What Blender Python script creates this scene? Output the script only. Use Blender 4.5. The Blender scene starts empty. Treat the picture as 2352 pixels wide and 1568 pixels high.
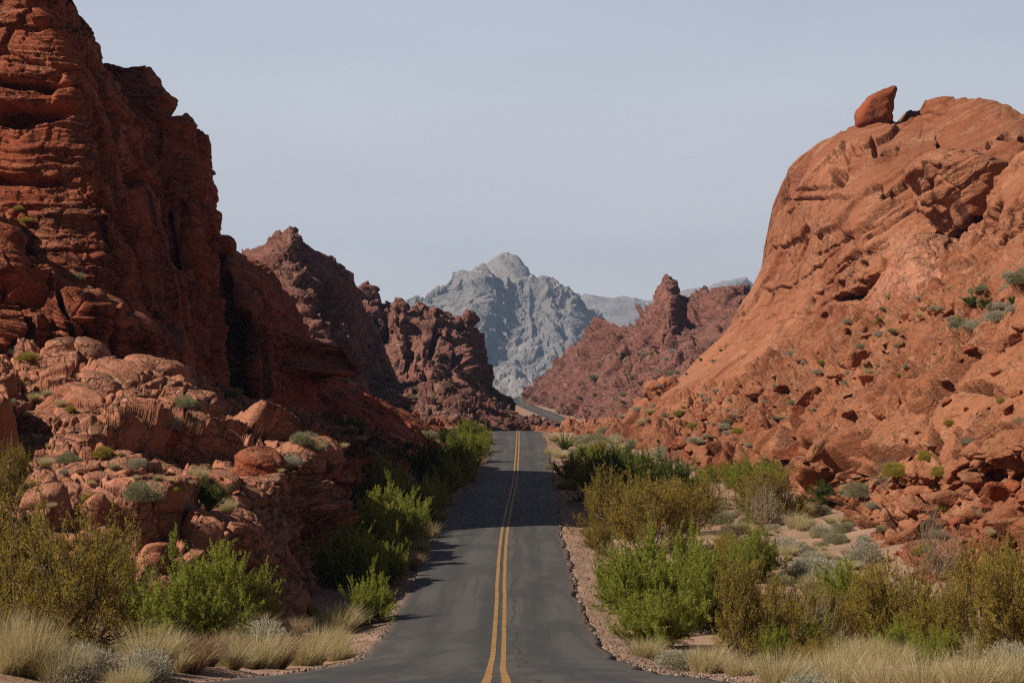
import bpy, math, random, time
import numpy as np
from concurrent.futures import ThreadPoolExecutor
T0 = time.time()
SC = bpy.context.scene
COL = SC.collection
F, CX, HY = 4700.0, 1176.0, 930.0        # focal length, centre column and horizon row of the view, in picture units
f32 = np.float32

def pt(px, py, d):
    return ((px-CX)/F*d, d, (HY-py)/F*d)

# ---------------------------------------------------------------- noise
def _h(ix, iy, iz, seed):
    h = ix.astype(np.uint32)*np.uint32(374761393) + iy.astype(np.uint32)*np.uint32(668265263) + iz.astype(np.uint32)*np.uint32(2147483647) + np.uint32(seed*974711 & 0xffffffff)
    h = (h ^ (h >> np.uint32(13)))*np.uint32(1274126177)
    h = (h ^ (h >> np.uint32(16)))*np.uint32(2246822519)
    return h ^ (h >> np.uint32(15))
def _r(h):
    return (h & np.uint32(0xffffff)).astype(f32)*f32(1/16777215.0)

def vnoise(P, seed=0):
    I = np.floor(P); Fr = (P-I).astype(f32); I = I.astype(np.int64)
    u = Fr*Fr*Fr*(Fr*(Fr*6-15)+10)
    out = np.zeros(len(P), f32)
    for dx in (0, 1):
        wx = u[:, 0] if dx else 1-u[:, 0]
        for dy in (0, 1):
            wy = wx*(u[:, 1] if dy else 1-u[:, 1])
            for dz in (0, 1):
                w = wy*(u[:, 2] if dz else 1-u[:, 2])
                out += w*_r(_h(I[:, 0]+dx, I[:, 1]+dy, I[:, 2]+dz, seed))
    return out*2-1

def fbm(P, octs=4, seed=0, gain=0.5, lac=2.03):
    o = np.zeros(len(P), f32); a = 1.0; s = 0
    Q = P.astype(f32)
    for k in range(octs):
        o += f32(a)*vnoise(Q, seed+k*17); s += a
        a *= gain; Q = Q*f32(lac)+f32(3.1)
    return o/f32(s)

def ridged(P, octs=5, seed=0, gain=0.5, lac=2.1):
    o = np.zeros(len(P), f32); a = 1.0; s = 0; Q = P.astype(f32); prev = 1.0
    for k in range(octs):
        n = 1-np.abs(vnoise(Q, seed+k*13)); n = n*n
        o += f32(a)*n*prev; s += a; prev = n
        a *= gain; Q = Q*f32(lac)+f32(1.7)
    return o/f32(s)

def worley(P, seed=0):
    """nearest and second distance, three random numbers of the nearest cell and the offset from its centre"""
    P = P.astype(f32)
    I = np.floor(P).astype(np.int64); Fr = P-I.astype(f32)
    n = len(P)
    F1 = np.full(n, 9., f32); F2 = np.full(n, 9., f32)
    ID = np.zeros(n, np.uint32); DV = np.zeros((n, 3), f32)
    for dx in (-1, 0, 1):
        for dy in (-1, 0, 1):
            for dz in (-1, 0, 1):
                h = _h(I[:, 0]+dx, I[:, 1]+dy, I[:, 2]+dz, seed)
                vx = Fr[:, 0]-(dx+_r(h)); 
                vy = Fr[:, 1]-(dy+_r((h*np.uint32(2654435761)) >> np.uint32(5)))
                vz = Fr[:, 2]-(dz+_r((h*np.uint32(40503)) >> np.uint32(3)))
                d = vx*vx+vy*vy+vz*vz
                m = d < F1
                F2 = np.where(m, F1, np.minimum(F2, d))
                F1 = np.where(m, d, F1)
                ID = np.where(m, h, ID)
                DV[m, 0] = vx[m]; DV[m, 1] = vy[m]; DV[m, 2] = vz[m]
    R = np.stack([_r(ID*np.uint32(1597334677) >> np.uint32(2)), _r(ID*np.uint32(3812015801) >> np.uint32(4)), _r(ID*np.uint32(2798796415) >> np.uint32(6))], 1)
    return np.sqrt(F1), np.sqrt(F2), R, DV

POOL = ThreadPoolExecutor(4)
def par(fn, *arrs, chunk=24000):
    n = len(arrs[0])
    jobs = [POOL.submit(fn, *[a[i:i+chunk] for a in arrs]) for i in range(0, n, chunk)]
    return np.concatenate([j.result() for j in jobs])

def hash1(i, seed):
    return _r(_h(i, i*0+7, i*0+3, seed))

def strata(t, seed, edge=0.25):
    """stepped layer profile: each bed sticks out by its own amount"""
    i = np.floor(t); f = (t-i).astype(f32); i = i.astype(np.int64)
    a = hash1(i, seed); b = hash1(i+1, seed)
    w = np.clip((f-(1-edge))/edge, 0, 1); w = w*w*(3-2*w)
    return a+(b-a)*w - 0.35*np.exp(-((f-1+edge*.5)/(edge*.35))**2)

# ---------------------------------------------------------------- rock surfaces
def rockdisp(P, N, S):
    """displacement of a rock surface along its normal, metres. S: dictionary of the rock's habit"""
    u = S.get('unit', 1.0)
    wq = P/f32(u*S.get('warpsize', 6.0))
    W = P + f32(u*S.get('warp', 1.2))*np.stack([fbm(wq, 3, 5), fbm(wq+31.7, 3, 6), fbm(wq+77.1, 3, 7)], 1)
    d = np.zeros(len(P), f32)
    for (size, amp, oc, seed) in S.get('fbm', ()):
        d += f32(amp*u)*fbm(P/f32(size*u), oc, seed)
    for (size, amp, oc, seed) in S.get('ridge', ()):
        d += f32(amp*u)*(ridged(W/f32(size*u)*np.array(S.get('ridgestretch', (1, 1, 1)), f32), oc, seed)-.35)
    sd = np.array(S.get('sdir', (0, 0, 1)), f32); sd = sd/np.linalg.norm(sd)
    sm = S.get('smask'); smk = f32(1.0)
    if sm: smk = 1-f32(1-sm[2])*np.clip((P[:, 1]-sm[0])/f32(sm[1]-sm[0]), 0, 1)
    for (thick, amp, edge, seed) in S.get('strata', ()):
        t = (W @ sd)/f32(thick*u)
        m = np.clip(.75+1.1*fbm(P/f32(thick*u*6), 2, seed+3), 0.05, 1.4)
        d += f32(amp*u)*m*smk*(strata(t, seed, edge)-.5)
    for (size, amp, tilt, rnd, crack, cw, st, seed) in S.get('blocks', ()):
        Q = W/f32(size*u)
        if st != 1:
            tt = Q @ sd
            Q = Q + np.outer(tt*f32(st-1), sd)
        F1, F2, R, DV = worley(Q, seed)
        h = (R[:, 0]-.5)*1.3 + f32(tilt)*((R-.5)*2*DV).sum(1) - f32(rnd)*F1*F1
        e = np.clip((F2-F1)/f32(S.get('fade', .16)), 0, 1); e = e*(2-e)
        h = h*e
        h -= f32(crack)*np.exp(-((F2-F1)/f32(cw))**2*.7)
        if S.get('patchy', 1): h = h*np.clip(.75+2.2*fbm(P/f32(size*u*4), 2, seed+5), .12, 1.5)
        d += f32(amp*u)*h
    return d

def crom(C, n):
    """C: (K, ..., 3) control points, n: samples per interval -> interpolated along axis 0"""
    K = C.shape[0]
    E = np.concatenate([(2*C[:1]-C[1:2]), C, (2*C[-1:]-C[-2:-1])])
    out = []
    for k in range(K-1):
        m = n[k]
        t = (np.arange(m)/m).reshape((-1,)+(1,)*(C.ndim-1))
        p0, p1, p2, p3 = E[k], E[k+1], E[k+2], E[k+3]
        # damp the tangents where neighbours are much farther apart than this span
        t1 = (p2-p0)*.5; t2 = (p3-p1)*.5; s = np.abs(p2-p1)
        lim = 1.6*np.linalg.norm(p2-p1, axis=-1, keepdims=True)
        for tv in (t1, t2):
            l = np.linalg.norm(tv, axis=-1, keepdims=True)+1e-9
            tv *= np.minimum(1, lim/l)
        h00 = 2*t**3-3*t**2+1; h10 = t**3-2*t**2+t; h01 = -2*t**3+3*t**2; h11 = t**3-t**2
        out.append(h00*p1+h10*t1+h01*p2+h11*t2)
    out.append(C[-1:])
    return np.concatenate(out)

def gnormals(G):
    du = np.gradient(G, axis=1); dv = np.gradient(G, axis=0)
    N = np.cross(du, dv); N /= (np.linalg.norm(N, axis=-1, keepdims=True)+1e-12)
    return N

ALLP = []      # (vertex positions, name) of everything solid, for standing plants and stones on it
def grid_mesh(name, G, mat, smooth=True, close=False):
    K, M = G.shape[:2]
    V = G.reshape(-1, 3)
    a = np.arange(K*M).reshape(K, M)
    q = np.stack([a[:-1, :-1], a[:-1, 1:], a[1:, 1:], a[1:, :-1]], -1).reshape(-1, 4)
    return np_mesh(name, V, q, mat, smooth)

def np_mesh(name, V, q, mat, smooth=True, cols=None):
    me = bpy.data.meshes.new(name)
    k = q.shape[1]
    me.vertices.add(len(V)); me.vertices.foreach_set('co', np.ascontiguousarray(V, f32).ravel())
    me.loops.add(q.size); me.loops.foreach_set('vertex_index', q.astype(np.int32).ravel())
    me.polygons.add(len(q)); me.polygons.foreach_set('loop_start', np.arange(0, q.size, k, dtype=np.int32))
    me.polygons.foreach_set('use_smooth', np.full(len(q), smooth))
    me.update(calc_edges=True)
    if cols is not None:
        ca = me.color_attributes.new('tone', 'FLOAT_COLOR', 'POINT')
        c4 = np.ones((len(V), 4), f32); c4[:, :3] = cols; ca.data.foreach_set('color', c4.ravel())
    if mat: me.materials.append(mat)
    return me

def link(name, me, parent=None, loc=None, rot=None, scale=None):
    o = bpy.data.objects.new(name, me); COL.objects.link(o)
    if parent is not None: o.parent = parent
    if loc is not None: o.location = loc
    if rot is not None: o.rotation_euler = rot
    if scale is not None: o.scale = scale
    return o

def tag(o, label=None, cat=None, group=None, kind=None):
    if label: o['label'] = label
    if cat: o['category'] = cat
    if group: o['group'] = group
    if kind: o['kind'] = kind
    return o

def fan(r0, r1, pw=2.2, n=5, bend=0.0):
    """rows of control points from a skyline r0 to a foot line r1, rounded like a dome"""
    A = np.array(r0, float); B = np.array(r1, float); rows = []
    for k in range(n):
        t = k/(n-1)
        R = A+(B-A)*t
        R[:, 2] = A[:, 2]+(B[:, 2]-A[:, 2])*(1-(1-t)**pw)
        rows.append(R)
    return rows

def mass(name, rows, S, mat, dens=0.42, dents=(), back=True, deep=-60, wrap=None, rough=0, bulk=30.0, kind=None, origin=True):
    """a rock body lofted through rows of (column, row, distance) control points, skyline first, then roughened"""
    rows = [np.array(r, float) for r in rows]
    C = np.stack(rows)                               # K, M, 3
    if wrap:                                         # carry each row round the end of the face, away from us
        ext = []
        for (dpx, dD) in wrap:
            e = C[:, -1:].copy(); e[..., 0] += dpx; e[..., 2] += dD; ext.append(e)
        C = np.concatenate([C]+ext, 1)
    if back:                                         # carry the foot down into what it stands on
        ft = C[-1:].copy(); ft[..., 1] += 14*F/ft[..., 2]; ft[..., 2] += 2; C = np.concatenate([C, ft])
    Wd = np.empty_like(C)
    Wd[..., 0] = (C[..., 0]-CX)/F*C[..., 2]; Wd[..., 1] = C[..., 2]; Wd[..., 2] = (HY-C[..., 1])/F*C[..., 2]
    scr = np.stack([C[..., 0], C[..., 1], 0.25*F*np.log(C[..., 2])], -1)
    nv = [max(3, int(dens*np.linalg.norm(scr[k+1]-scr[k], axis=-1).max())) for k in range(len(C)-1)]
    nu = [max(3, int(dens*np.linalg.norm(scr[:, k+1]-scr[:, k], axis=-1).max())) for k in range(C.shape[1]-1)]
    G = crom(Wd, nv); G = np.swapaxes(crom(np.swapaxes(G, 0, 1), nu), 0, 1)
    N = gnormals(G)
    cen = -(G/np.linalg.norm(G, axis=-1, keepdims=True))
    if (N*cen).sum(-1).mean() < 0: N = -N
    if back:
        r0 = G[0]; nb = 10; out = []
        for k in range(nb, 0, -1):
            t = k/nb
            b = r0.copy(); b[:, 1] += bulk*(1-(1-t)**2.0)*1.0
            b[:, 2] = r0[:, 2]+(np.minimum(deep, r0[:, 2]-5)-r0[:, 2])*t**2.2
            out.append(b)
        nbN = np.repeat(np.array([[[0, .6, .8]]]), nb, 0)*np.ones((nb, G.shape[1], 1))
        G = np.concatenate([np.stack(out), G]); N = np.concatenate([nbN, N])
        # soften the normals across the brow
        for _ in range(6):
            N[1:-1] = (N[:-2]+2*N[1:-1]+N[2:])/4
        N /= np.linalg.norm(N, axis=-1, keepdims=True)+1e-9
    V = G.reshape(-1, 3).astype(f32); NN = N.reshape(-1, 3).astype(f32)
    d = par(lambda p, n: rockdisp(p, n, S), V, NN)
    if dents:
        sx = V[:, 0]/V[:, 1]*F+CX; sy = HY-V[:, 2]/V[:, 1]*F
        wob = par(lambda p: np.stack([fbm(p/f32(1.6), 3, 91), fbm(p/f32(1.6)+9, 3, 92)], 1), V)
        for (x, y, rx, ry, dep, ang) in dents:
            ca, sa = math.cos(math.radians(ang)), math.sin(math.radians(ang))
            ww = .6*min(1, max(rx, ry)/45)+.08
            ux = ((sx-x)*ca+(sy-y)*sa)/rx+wob[:, 0]*ww; uy = (-(sx-x)*sa+(sy-y)*ca)/ry+wob[:, 1]*ww
            q = ux*ux+uy*uy
            m = np.clip((1.2-q)*1.7, 0, 1); m = m*m*(3-2*m)
            d -= f32(dep)*m
    V = V+NN*d[:, None]
    me = grid_mesh(name, V.reshape(G.shape), mat)
    o = link(name, me)
    ALLP.append((V, NN, name))
    print('mass', name, len(V), round(time.time()-T0, 1))
    return o
# ---------------------------------------------------------------- materials
class NB:
    def __init__(s, name):
        s.m = bpy.data.materials.new(name); s.m.use_nodes = True
        s.t = s.m.node_tree; s.t.nodes.clear(); s.N = s.t.nodes
        s.out = s.N.new('ShaderNodeOutputMaterial')
        s.b = s.N.new('ShaderNodeBsdfPrincipled'); s.b.inputs['Roughness'].default_value = .9
        s.b.inputs['Specular IOR Level'].default_value = .15
        s.L(s.b.outputs[0], s.out.inputs[0])
        g = s.N.new('ShaderNodeNewGeometry'); s.P = g.outputs['Position']; s.Nn = g.outputs['Normal']
    def L(s, a, b): s.t.links.new(a, b)
    def setin(s, sock, v):
        if hasattr(v, 'links'): s.L(v, sock)
        else: sock.default_value = v
    def vmul(s, v, xyz):
        n = s.N.new('ShaderNodeVectorMath'); n.operation = 'MULTIPLY'; s.setin(n.inputs[0], v); n.inputs[1].default_value = xyz; return n.outputs[0]
    def vadd(s, a, b):
        n = s.N.new('ShaderNodeVectorMath'); n.operation = 'ADD'; s.setin(n.inputs[0], a); s.setin(n.inputs[1], b); return n.outputs[0]
    def dot(s, a, b):
        n = s.N.new('ShaderNodeVectorMath'); n.operation = 'DOT_PRODUCT'; s.setin(n.inputs[0], a); s.setin(n.inputs[1], b); return n.outputs['Value']
    def noise(s, v, sc, det=4, rough=.55, dist=0):
        n = s.N.new('ShaderNodeTexNoise'); s.L(v, n.inputs['Vector']); n.inputs['Scale'].default_value = sc; n.inputs['Detail'].default_value = det
        n.inputs['Roughness'].default_value = rough; n.inputs['Distortion'].default_value = dist; return n.outputs['Fac']
    def vor(s, v, sc, feat='F1'):
        n = s.N.new('ShaderNodeTexVoronoi'); n.feature = feat; s.L(v, n.inputs['Vector']); n.inputs['Scale'].default_value = sc
        return n.outputs
    def math(s, op, a, b=0.0, clamp=False):
        n = s.N.new('ShaderNodeMath'); n.operation = op; n.use_clamp = clamp; s.setin(n.inputs[0], a); s.setin(n.inputs[1], b); return n.outputs[0]
    def ramp(s, f, stops):
        n = s.N.new('ShaderNodeMapRange'); s.L(f, n.inputs[0]); n.inputs[1].default_value = stops[0]; n.inputs[2].default_value = stops[1]
        n.inputs[3].default_value = stops[2] if len(stops) > 2 else 0; n.inputs[4].default_value = stops[3] if len(stops) > 2 else 1
        n.interpolation_type = 'SMOOTHSTEP'; return n.outputs[0]
    def mix(s, f, a, b, mode='MIX'):
        n = s.N.new('ShaderNodeMix'); n.data_type = 'RGBA'; n.blend_type = mode
        s.setin(n.inputs[0], f)
        for sock, v in ((n.inputs[6], a), (n.inputs[7], b)):
            s.setin(sock, v if hasattr(v, 'links') else (*v, 1) if len(v) == 3 else v)
        return n.outputs[2]
    def bump(s, h, dist, st=1.0, nrm=None):
        n = s.N.new('ShaderNodeBump'); n.inputs['Strength'].default_value = st; n.inputs['Distance'].default_value = dist
        s.L(h, n.inputs['Height']); 
        if nrm is not None: s.L(nrm, n.inputs['Normal'])
        return n.outputs[0]

def rock_mat(name, a, b, pale, dark, u=1.0, sdir=(0, 0, 1), dust=.6, streak=.5, band=.5, bmp=1.0, sand=(.36, .17, .10), scrub=0.0, joint=1.0):
    """red sandstone: blotched, banded along its beds, stained by varnish, with sand lying on its flats"""
    a, b, pale, dark, sand = [tuple(c*.86 for c in q) for q in (a, b, pale, dark, sand)]
    s = NB(name)
    P = s.P
    big = s.noise(P, .05/u, 5, .6)
    mid = s.noise(P, .35/u, 6, .62, .4)
    fine = s.noise(P, 2.6/u, 5, .7)
    wv = s.vadd(P, s.vmul(s.N.new('ShaderNodeTexNoise').outputs['Color'], (0, 0, 0)))
    wn = s.N.new('ShaderNodeTexNoise'); s.L(P, wn.inputs['Vector']); wn.inputs['Scale'].default_value = .12/u; wn.inputs['Detail'].default_value = 3
    wv = s.vadd(P, s.vmul(wn.outputs['Color'], (5*u, 5*u, 5*u)))
    l = math.sqrt(sum(c*c for c in sdir)); t = s.dot(wv, tuple(c/l for c in sdir))
    cb = s.N.new('ShaderNodeCombineXYZ'); s.L(t, cb.inputs[2])
    q = s.vadd(cb.outputs[0], s.vmul(P, (.06, .06, .0)))
    beds = s.noise(q, 1.5/u, 6, .7)
    beds2 = s.noise(q, 5.5/u, 4, .7)
    c = s.mix(s.ramp(big, (.35, .65)), a, b)
    c = s.mix(s.math('MULTIPLY', s.ramp(mid, (.48, .72)), .75), c, pale)
    c = s.mix(s.math('MULTIPLY', s.ramp(beds, (.50, .66)), band), c, pale)
    c = s.mix(s.math('MULTIPLY', s.ramp(beds2, (.52, .62)), band*.8), c, dark)
    c = s.mix(s.math('MULTIPLY', s.ramp(s.noise(P, .9/u, 5, .7, .8), (.60, .72)), .55), c, dark)
    if streak:                                     # desert varnish running down the faces
        vs = s.noise(s.vmul(P, (1, 1, .13)), .55/u, 5, .65)
        steep = s.ramp(s.dot(s.Nn, (0, 0, 1)), (.25, .6, 1, 0))
        vm = s.math('MULTIPLY', s.math('MULTIPLY', s.ramp(vs, (.50, .64)), s.ramp(s.noise(P, .06/u, 3), (.42, .55))), s.math('MULTIPLY', steep, min(streak, .9)))
        c = s.mix(vm, c, tuple(x*.45 for x in dark))
    if dust:                                       # sand that settles on level places
        up = s.math('ADD', s.dot(s.Nn, (0, 0, 1)), s.math('MULTIPLY', s.math('SUBTRACT', mid, .5), .5))
        c = s.mix(s.math('MULTIPLY', s.ramp(up, (.72, .98)), dust), c, sand)
    if scrub:
        c = s.mix(s.math('MULTIPLY', s.ramp(s.noise(P, .5/u, 6, .75), (.53, .63)), scrub), c, (.17, .14, .06))
    c = s.mix(s.ramp(fine, (.3, .75, .0, .5)), c, s.mix(1.0, c, (.62, .55, .5), 'MULTIPLY'))
    # fractures: thin open joints across the beds
    wf = s.N.new('ShaderNodeTexNoise'); s.L(P, wf.inputs['Vector']); wf.inputs['Scale'].default_value = .9/u; wf.inputs['Detail'].default_value = 5
    ew = s.vadd(s.vadd(P, s.vmul(wn.outputs['Color'], (3*u, 3*u, 3*u))), s.vmul(wf.outputs['Color'], (1.5*u, 1.5*u, 1.0*u)))
    e1 = s.vor(s.vmul(ew, (1, 1, 1.6)), .42/u, 'DISTANCE_TO_EDGE')['Distance']; e2 = s.vor(s.vmul(ew, (1, 1, 1.9)), 1.5/u, 'DISTANCE_TO_EDGE')['Distance']
    k1 = s.math('MULTIPLY', s.ramp(e1, (.045, .01)), s.ramp(mid, (.40, .58))); k2 = s.math('MULTIPLY', s.ramp(e2, (.06, .015)), s.ramp(mid, (.45, .6)))
    kk = s.math('MAXIMUM', k1, s.math('MULTIPLY', k2, .7))
    c = s.mix(s.math('MULTIPLY', kk, .45*joint), c, tuple(x*.6 for x in dark))
    s.L(c, s.b.inputs['Base Color'])
    pits = s.vor(P, 3.2/u)['Distance']
    h = s.math('ADD', s.math('MULTIPLY', fine, .6), s.math('MULTIPLY', beds2, .7))
    h = s.math('ADD', h, s.math('MULTIPLY', s.noise(P, 9/u, 4, .7), .25))
    h = s.math('ADD', h, s.math('MULTIPLY', s.ramp(pits, (0, .25)), .25))
    h = s.math('SUBTRACT', h, s.math('MULTIPLY', kk, 1.2*joint))
    s.L(s.bump(h, .20*u*bmp, 1.0), s.b.inputs['Normal'])
    return s.m

def ground_mat():
    s = NB('desert_sand'); P = s.P
    mid = s.noise(P, .25, 5, .6); fine = s.noise(P, 6, 5, .7); peb = s.vor(P, 9)
    c = s.mix(s.ramp(mid, (.35, .65)), (.38, .235, .175), (.31, .185, .13))
    c = s.mix(s.math('MULTIPLY', s.ramp(s.noise(P, .9, 6, .7), (.45, .65)), .75), c, (.21, .15, .085))
    c = s.mix(s.math('MULTIPLY', s.ramp(peb['Distance'], (.30, .12)), .7), c, (.42, .33, .28))
    c = s.mix(s.math('MULTIPLY', s.ramp(fine, (.55, .7)), .5), c, (.15, .08, .05))
    s.L(c, s.b.inputs['Base Color'])
    h = s.math('ADD', fine, s.math('MULTIPLY', s.ramp(peb['Distance'], (.35, .0)), .8))
    s.L(s.bump(h, .06), s.b.inputs['Normal'])
    return s.m

def simple(name, col, rough=.8, var=.35, sc=3.0, bmp=.02):
    s = NB(name); n = s.noise(s.P, sc, 5, .65)
    s.L(s.mix(s.ramp(n, (.3, .7)), tuple(c*(1-var) for c in col), tuple(min(1, c*(1+var)) for c in col)), s.b.inputs['Base Color'])
    s.b.inputs['Roughness'].default_value = rough
    s.L(s.bump(n, bmp), s.b.inputs['Normal'])
    return s.m

def leaf_mat(name, c1, c2, trans=.35):
    """leaf or blade: colour varies from clump to clump and plant to plant; lets some light through"""
    s = NB(name)
    at = s.N.new('ShaderNodeAttribute'); at.attribute_name = 'tone'
    oi = s.N.new('ShaderNodeObjectInfo')
    sep = s.N.new('ShaderNodeSeparateColor'); s.L(at.outputs['Color'], sep.inputs[0])
    f = s.math('ADD', s.math('MULTIPLY', sep.outputs[0], .6), s.math('MULTIPLY', oi.outputs['Random'], .45))
    c = s.mix(f, c1, c2)
    c = s.mix(s.math('MULTIPLY', sep.outputs[1], .9), c, (.20, .13, .045))     # dead or seeding tips
    s.L(c, s.b.inputs['Base Color'])
    s.b.inputs['Roughness'].default_value = .7
    tr = s.N.new('ShaderNodeBsdfTranslucent'); s.L(c, tr.inputs[0])
    mx = s.N.new('ShaderNodeMixShader'); mx.inputs[0].default_value = trans
    s.L(s.b.outputs[0], mx.inputs[1]); s.L(tr.outputs[0], mx.inputs[2]); s.L(mx.outputs[0], s.out.inputs[0])
    return s.m

ORANGE = dict(a=(.44, .18, .095), b=(.31, .105, .052), pale=(.53, .27, .165), dark=(.22, .07, .035))
RED = dict(a=(.40, .115, .055), b=(.33, .085, .04), pale=(.50, .20, .12), dark=(.17, .045, .025))
PINK = dict(a=(.56, .25, .16), b=(.50, .20, .12), pale=(.64, .36, .25), dark=(.28, .095, .058))
MAROON = dict(a=(.31, .12, .09), b=(.25, .09, .07), pale=(.40, .18, .14), dark=(.12, .045, .035))
# ---------------------------------------------------------------- road and ground profile
def pw(x, T):
    T = np.array(T, float); X, Y = T[:, 0], T[:, 1]
    h = np.diff(X); dl = np.diff(Y)/h; m = np.zeros(len(X))
    for k in range(1, len(X)-1):
        if dl[k-1]*dl[k] > 0: m[k] = 2*dl[k-1]*dl[k]/(dl[k-1]+dl[k])
    m[0], m[-1] = dl[0], dl[-1]
    x = np.asarray(x, float); i = np.clip(np.searchsorted(X, x)-1, 0, len(X)-2); t = (x-X[i])/h[i]
    t = np.clip(t, -1, 2)
    return (2*t**3-3*t**2+1)*Y[i]+(t**3-2*t**2+t)*h[i]*m[i]+(-2*t**3+3*t**2)*Y[i+1]+(t**3-t**2)*h[i]*m[i+1]
ZR = [(-400, -1.4), (0, -1.75), (20, -3.1), (35, -4.75), (50, -6.45), (62, -7.5), (77, -8.0), (95, -7.85), (115, -7.45), (140, -7.0), (175, -6.75), (202, -6.05), (250, -4.8),
      (288, -3.93), (304, -3.9), (318, -4.25), (340, -5.4), (400, -9.), (480, -10.5), (560, -7.8), (620, -5.8), (700, -3.6), (800, -1.), (950, 2.), (1060, 3.9), (1130, 4.3), (1200, 3.2), (1400, -4), (1800, -20), (3000, -40), (12000, -40)]
EL = [(-400, -6.4), (0, -6.4), (35, -5.6), (48, -4.95), (62, -4.4), (77, -4.5), (115, -4.4), (150, -3.9), (175, -3.5), (230, -3.1), (304, -2.97), (345, -1.5), (400, 3), (480, 8.5), (560, 12.), (620, 12.6), (700, 9.6), (800, 3.6), (900, .5), (1000, .3), (1100, 1.4), (1200, 3), (12000, 3)]
ER = [(-400, 4.6), (0, 4.6), (35, 3.95), (48, 3.45), (62, 3.15), (77, 2.85), (115, 2.9), (150, 3.45), (175, 3.75), (230, 4.15), (304, 4.33), (345, 5.8), (400, 10.3), (480, 15.8), (560, 19.3), (620, 19.9), (700, 16.9), (800, 10.9), (900, 7.8), (1000, 7.6), (1100, 8.7), (1200, 10.3), (12000, 10.3)]
def zr(y): return pw(y, ZR)
def el(y): return pw(y, EL)
def er(y): return pw(y, ER)

def zground(x, y, fine=True):
    x = np.asarray(x, float); y = np.asarray(y, float)
    z0 = zr(y); l = el(y)-x; r = x-er(y)
    s = np.maximum(np.maximum(l, r), 0)
    far = np.clip((y-330)/150, 0, 1)
    near = 1-far
    z = z0 - .05 - .12*np.clip(s, 0, 1.2)
    z += near*np.where(l > 0, .07*np.clip(s-1.2, 0, 12)+.22*np.clip(s-9, 0, 40), .01*np.clip(s-2, 0, 9)+.14*np.clip(s-13, 0, 60))
    z += far*(.10*np.clip(s-6, 0, 30))*np.clip((1500-y)/400, 0, 1)
    if fine:
        sh = np.shape(x)
        P = np.stack([np.broadcast_to(x, sh).ravel(), np.broadcast_to(y, sh).ravel(), np.zeros(z.size)], 1).astype(f32)
        k = np.clip((s.ravel()-.1)/2.5, 0, 1)
        n = fbm(P/f32(7), 3, 4)*.35*k+fbm(P/f32(1.1), 3, 8)*.09*np.clip(s.ravel()/.5, .0, 1)
        z = z+n.reshape(z.shape)
    return z

M_ground = ground_mat()
def build_ground():
    ys = np.concatenate([np.linspace(-300, 20, 40)[:-1], np.geomspace(20, 330, 620)[:-1], np.geomspace(330, 1300, 160)[:-1], np.geomspace(1300, 12000, 30)])
    us = np.linspace(-1, 1, 561)
    uu = np.sign(us)*(np.abs(us)*.28+np.abs(us)**4*.72)
    Y = ys[:, None]*np.ones((1, len(us)))
    half = np.clip(np.abs(ys)*.9, 130, 9000)[:, None]
    X = uu[None]*half + (el(ys)+er(ys))[:, None]/2
    Z = zground(X, Y)
    # keep the sheet clear under the asphalt
    inroad = (X > el(Y)-.02) & (X < er(Y)+.02)
    Z = np.where(inroad, zr(Y)-.12, Z)
    G = np.stack([X, Y, Z], -1).astype(f32)
    o = link('ground', grid_mesh('ground', G, M_ground))
    tag(o, 'pale pinkish desert sand and gravel floor along the road', 'ground', kind='structure')
    ALLP.append((G.reshape(-1, 3), None, 'ground'))

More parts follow.
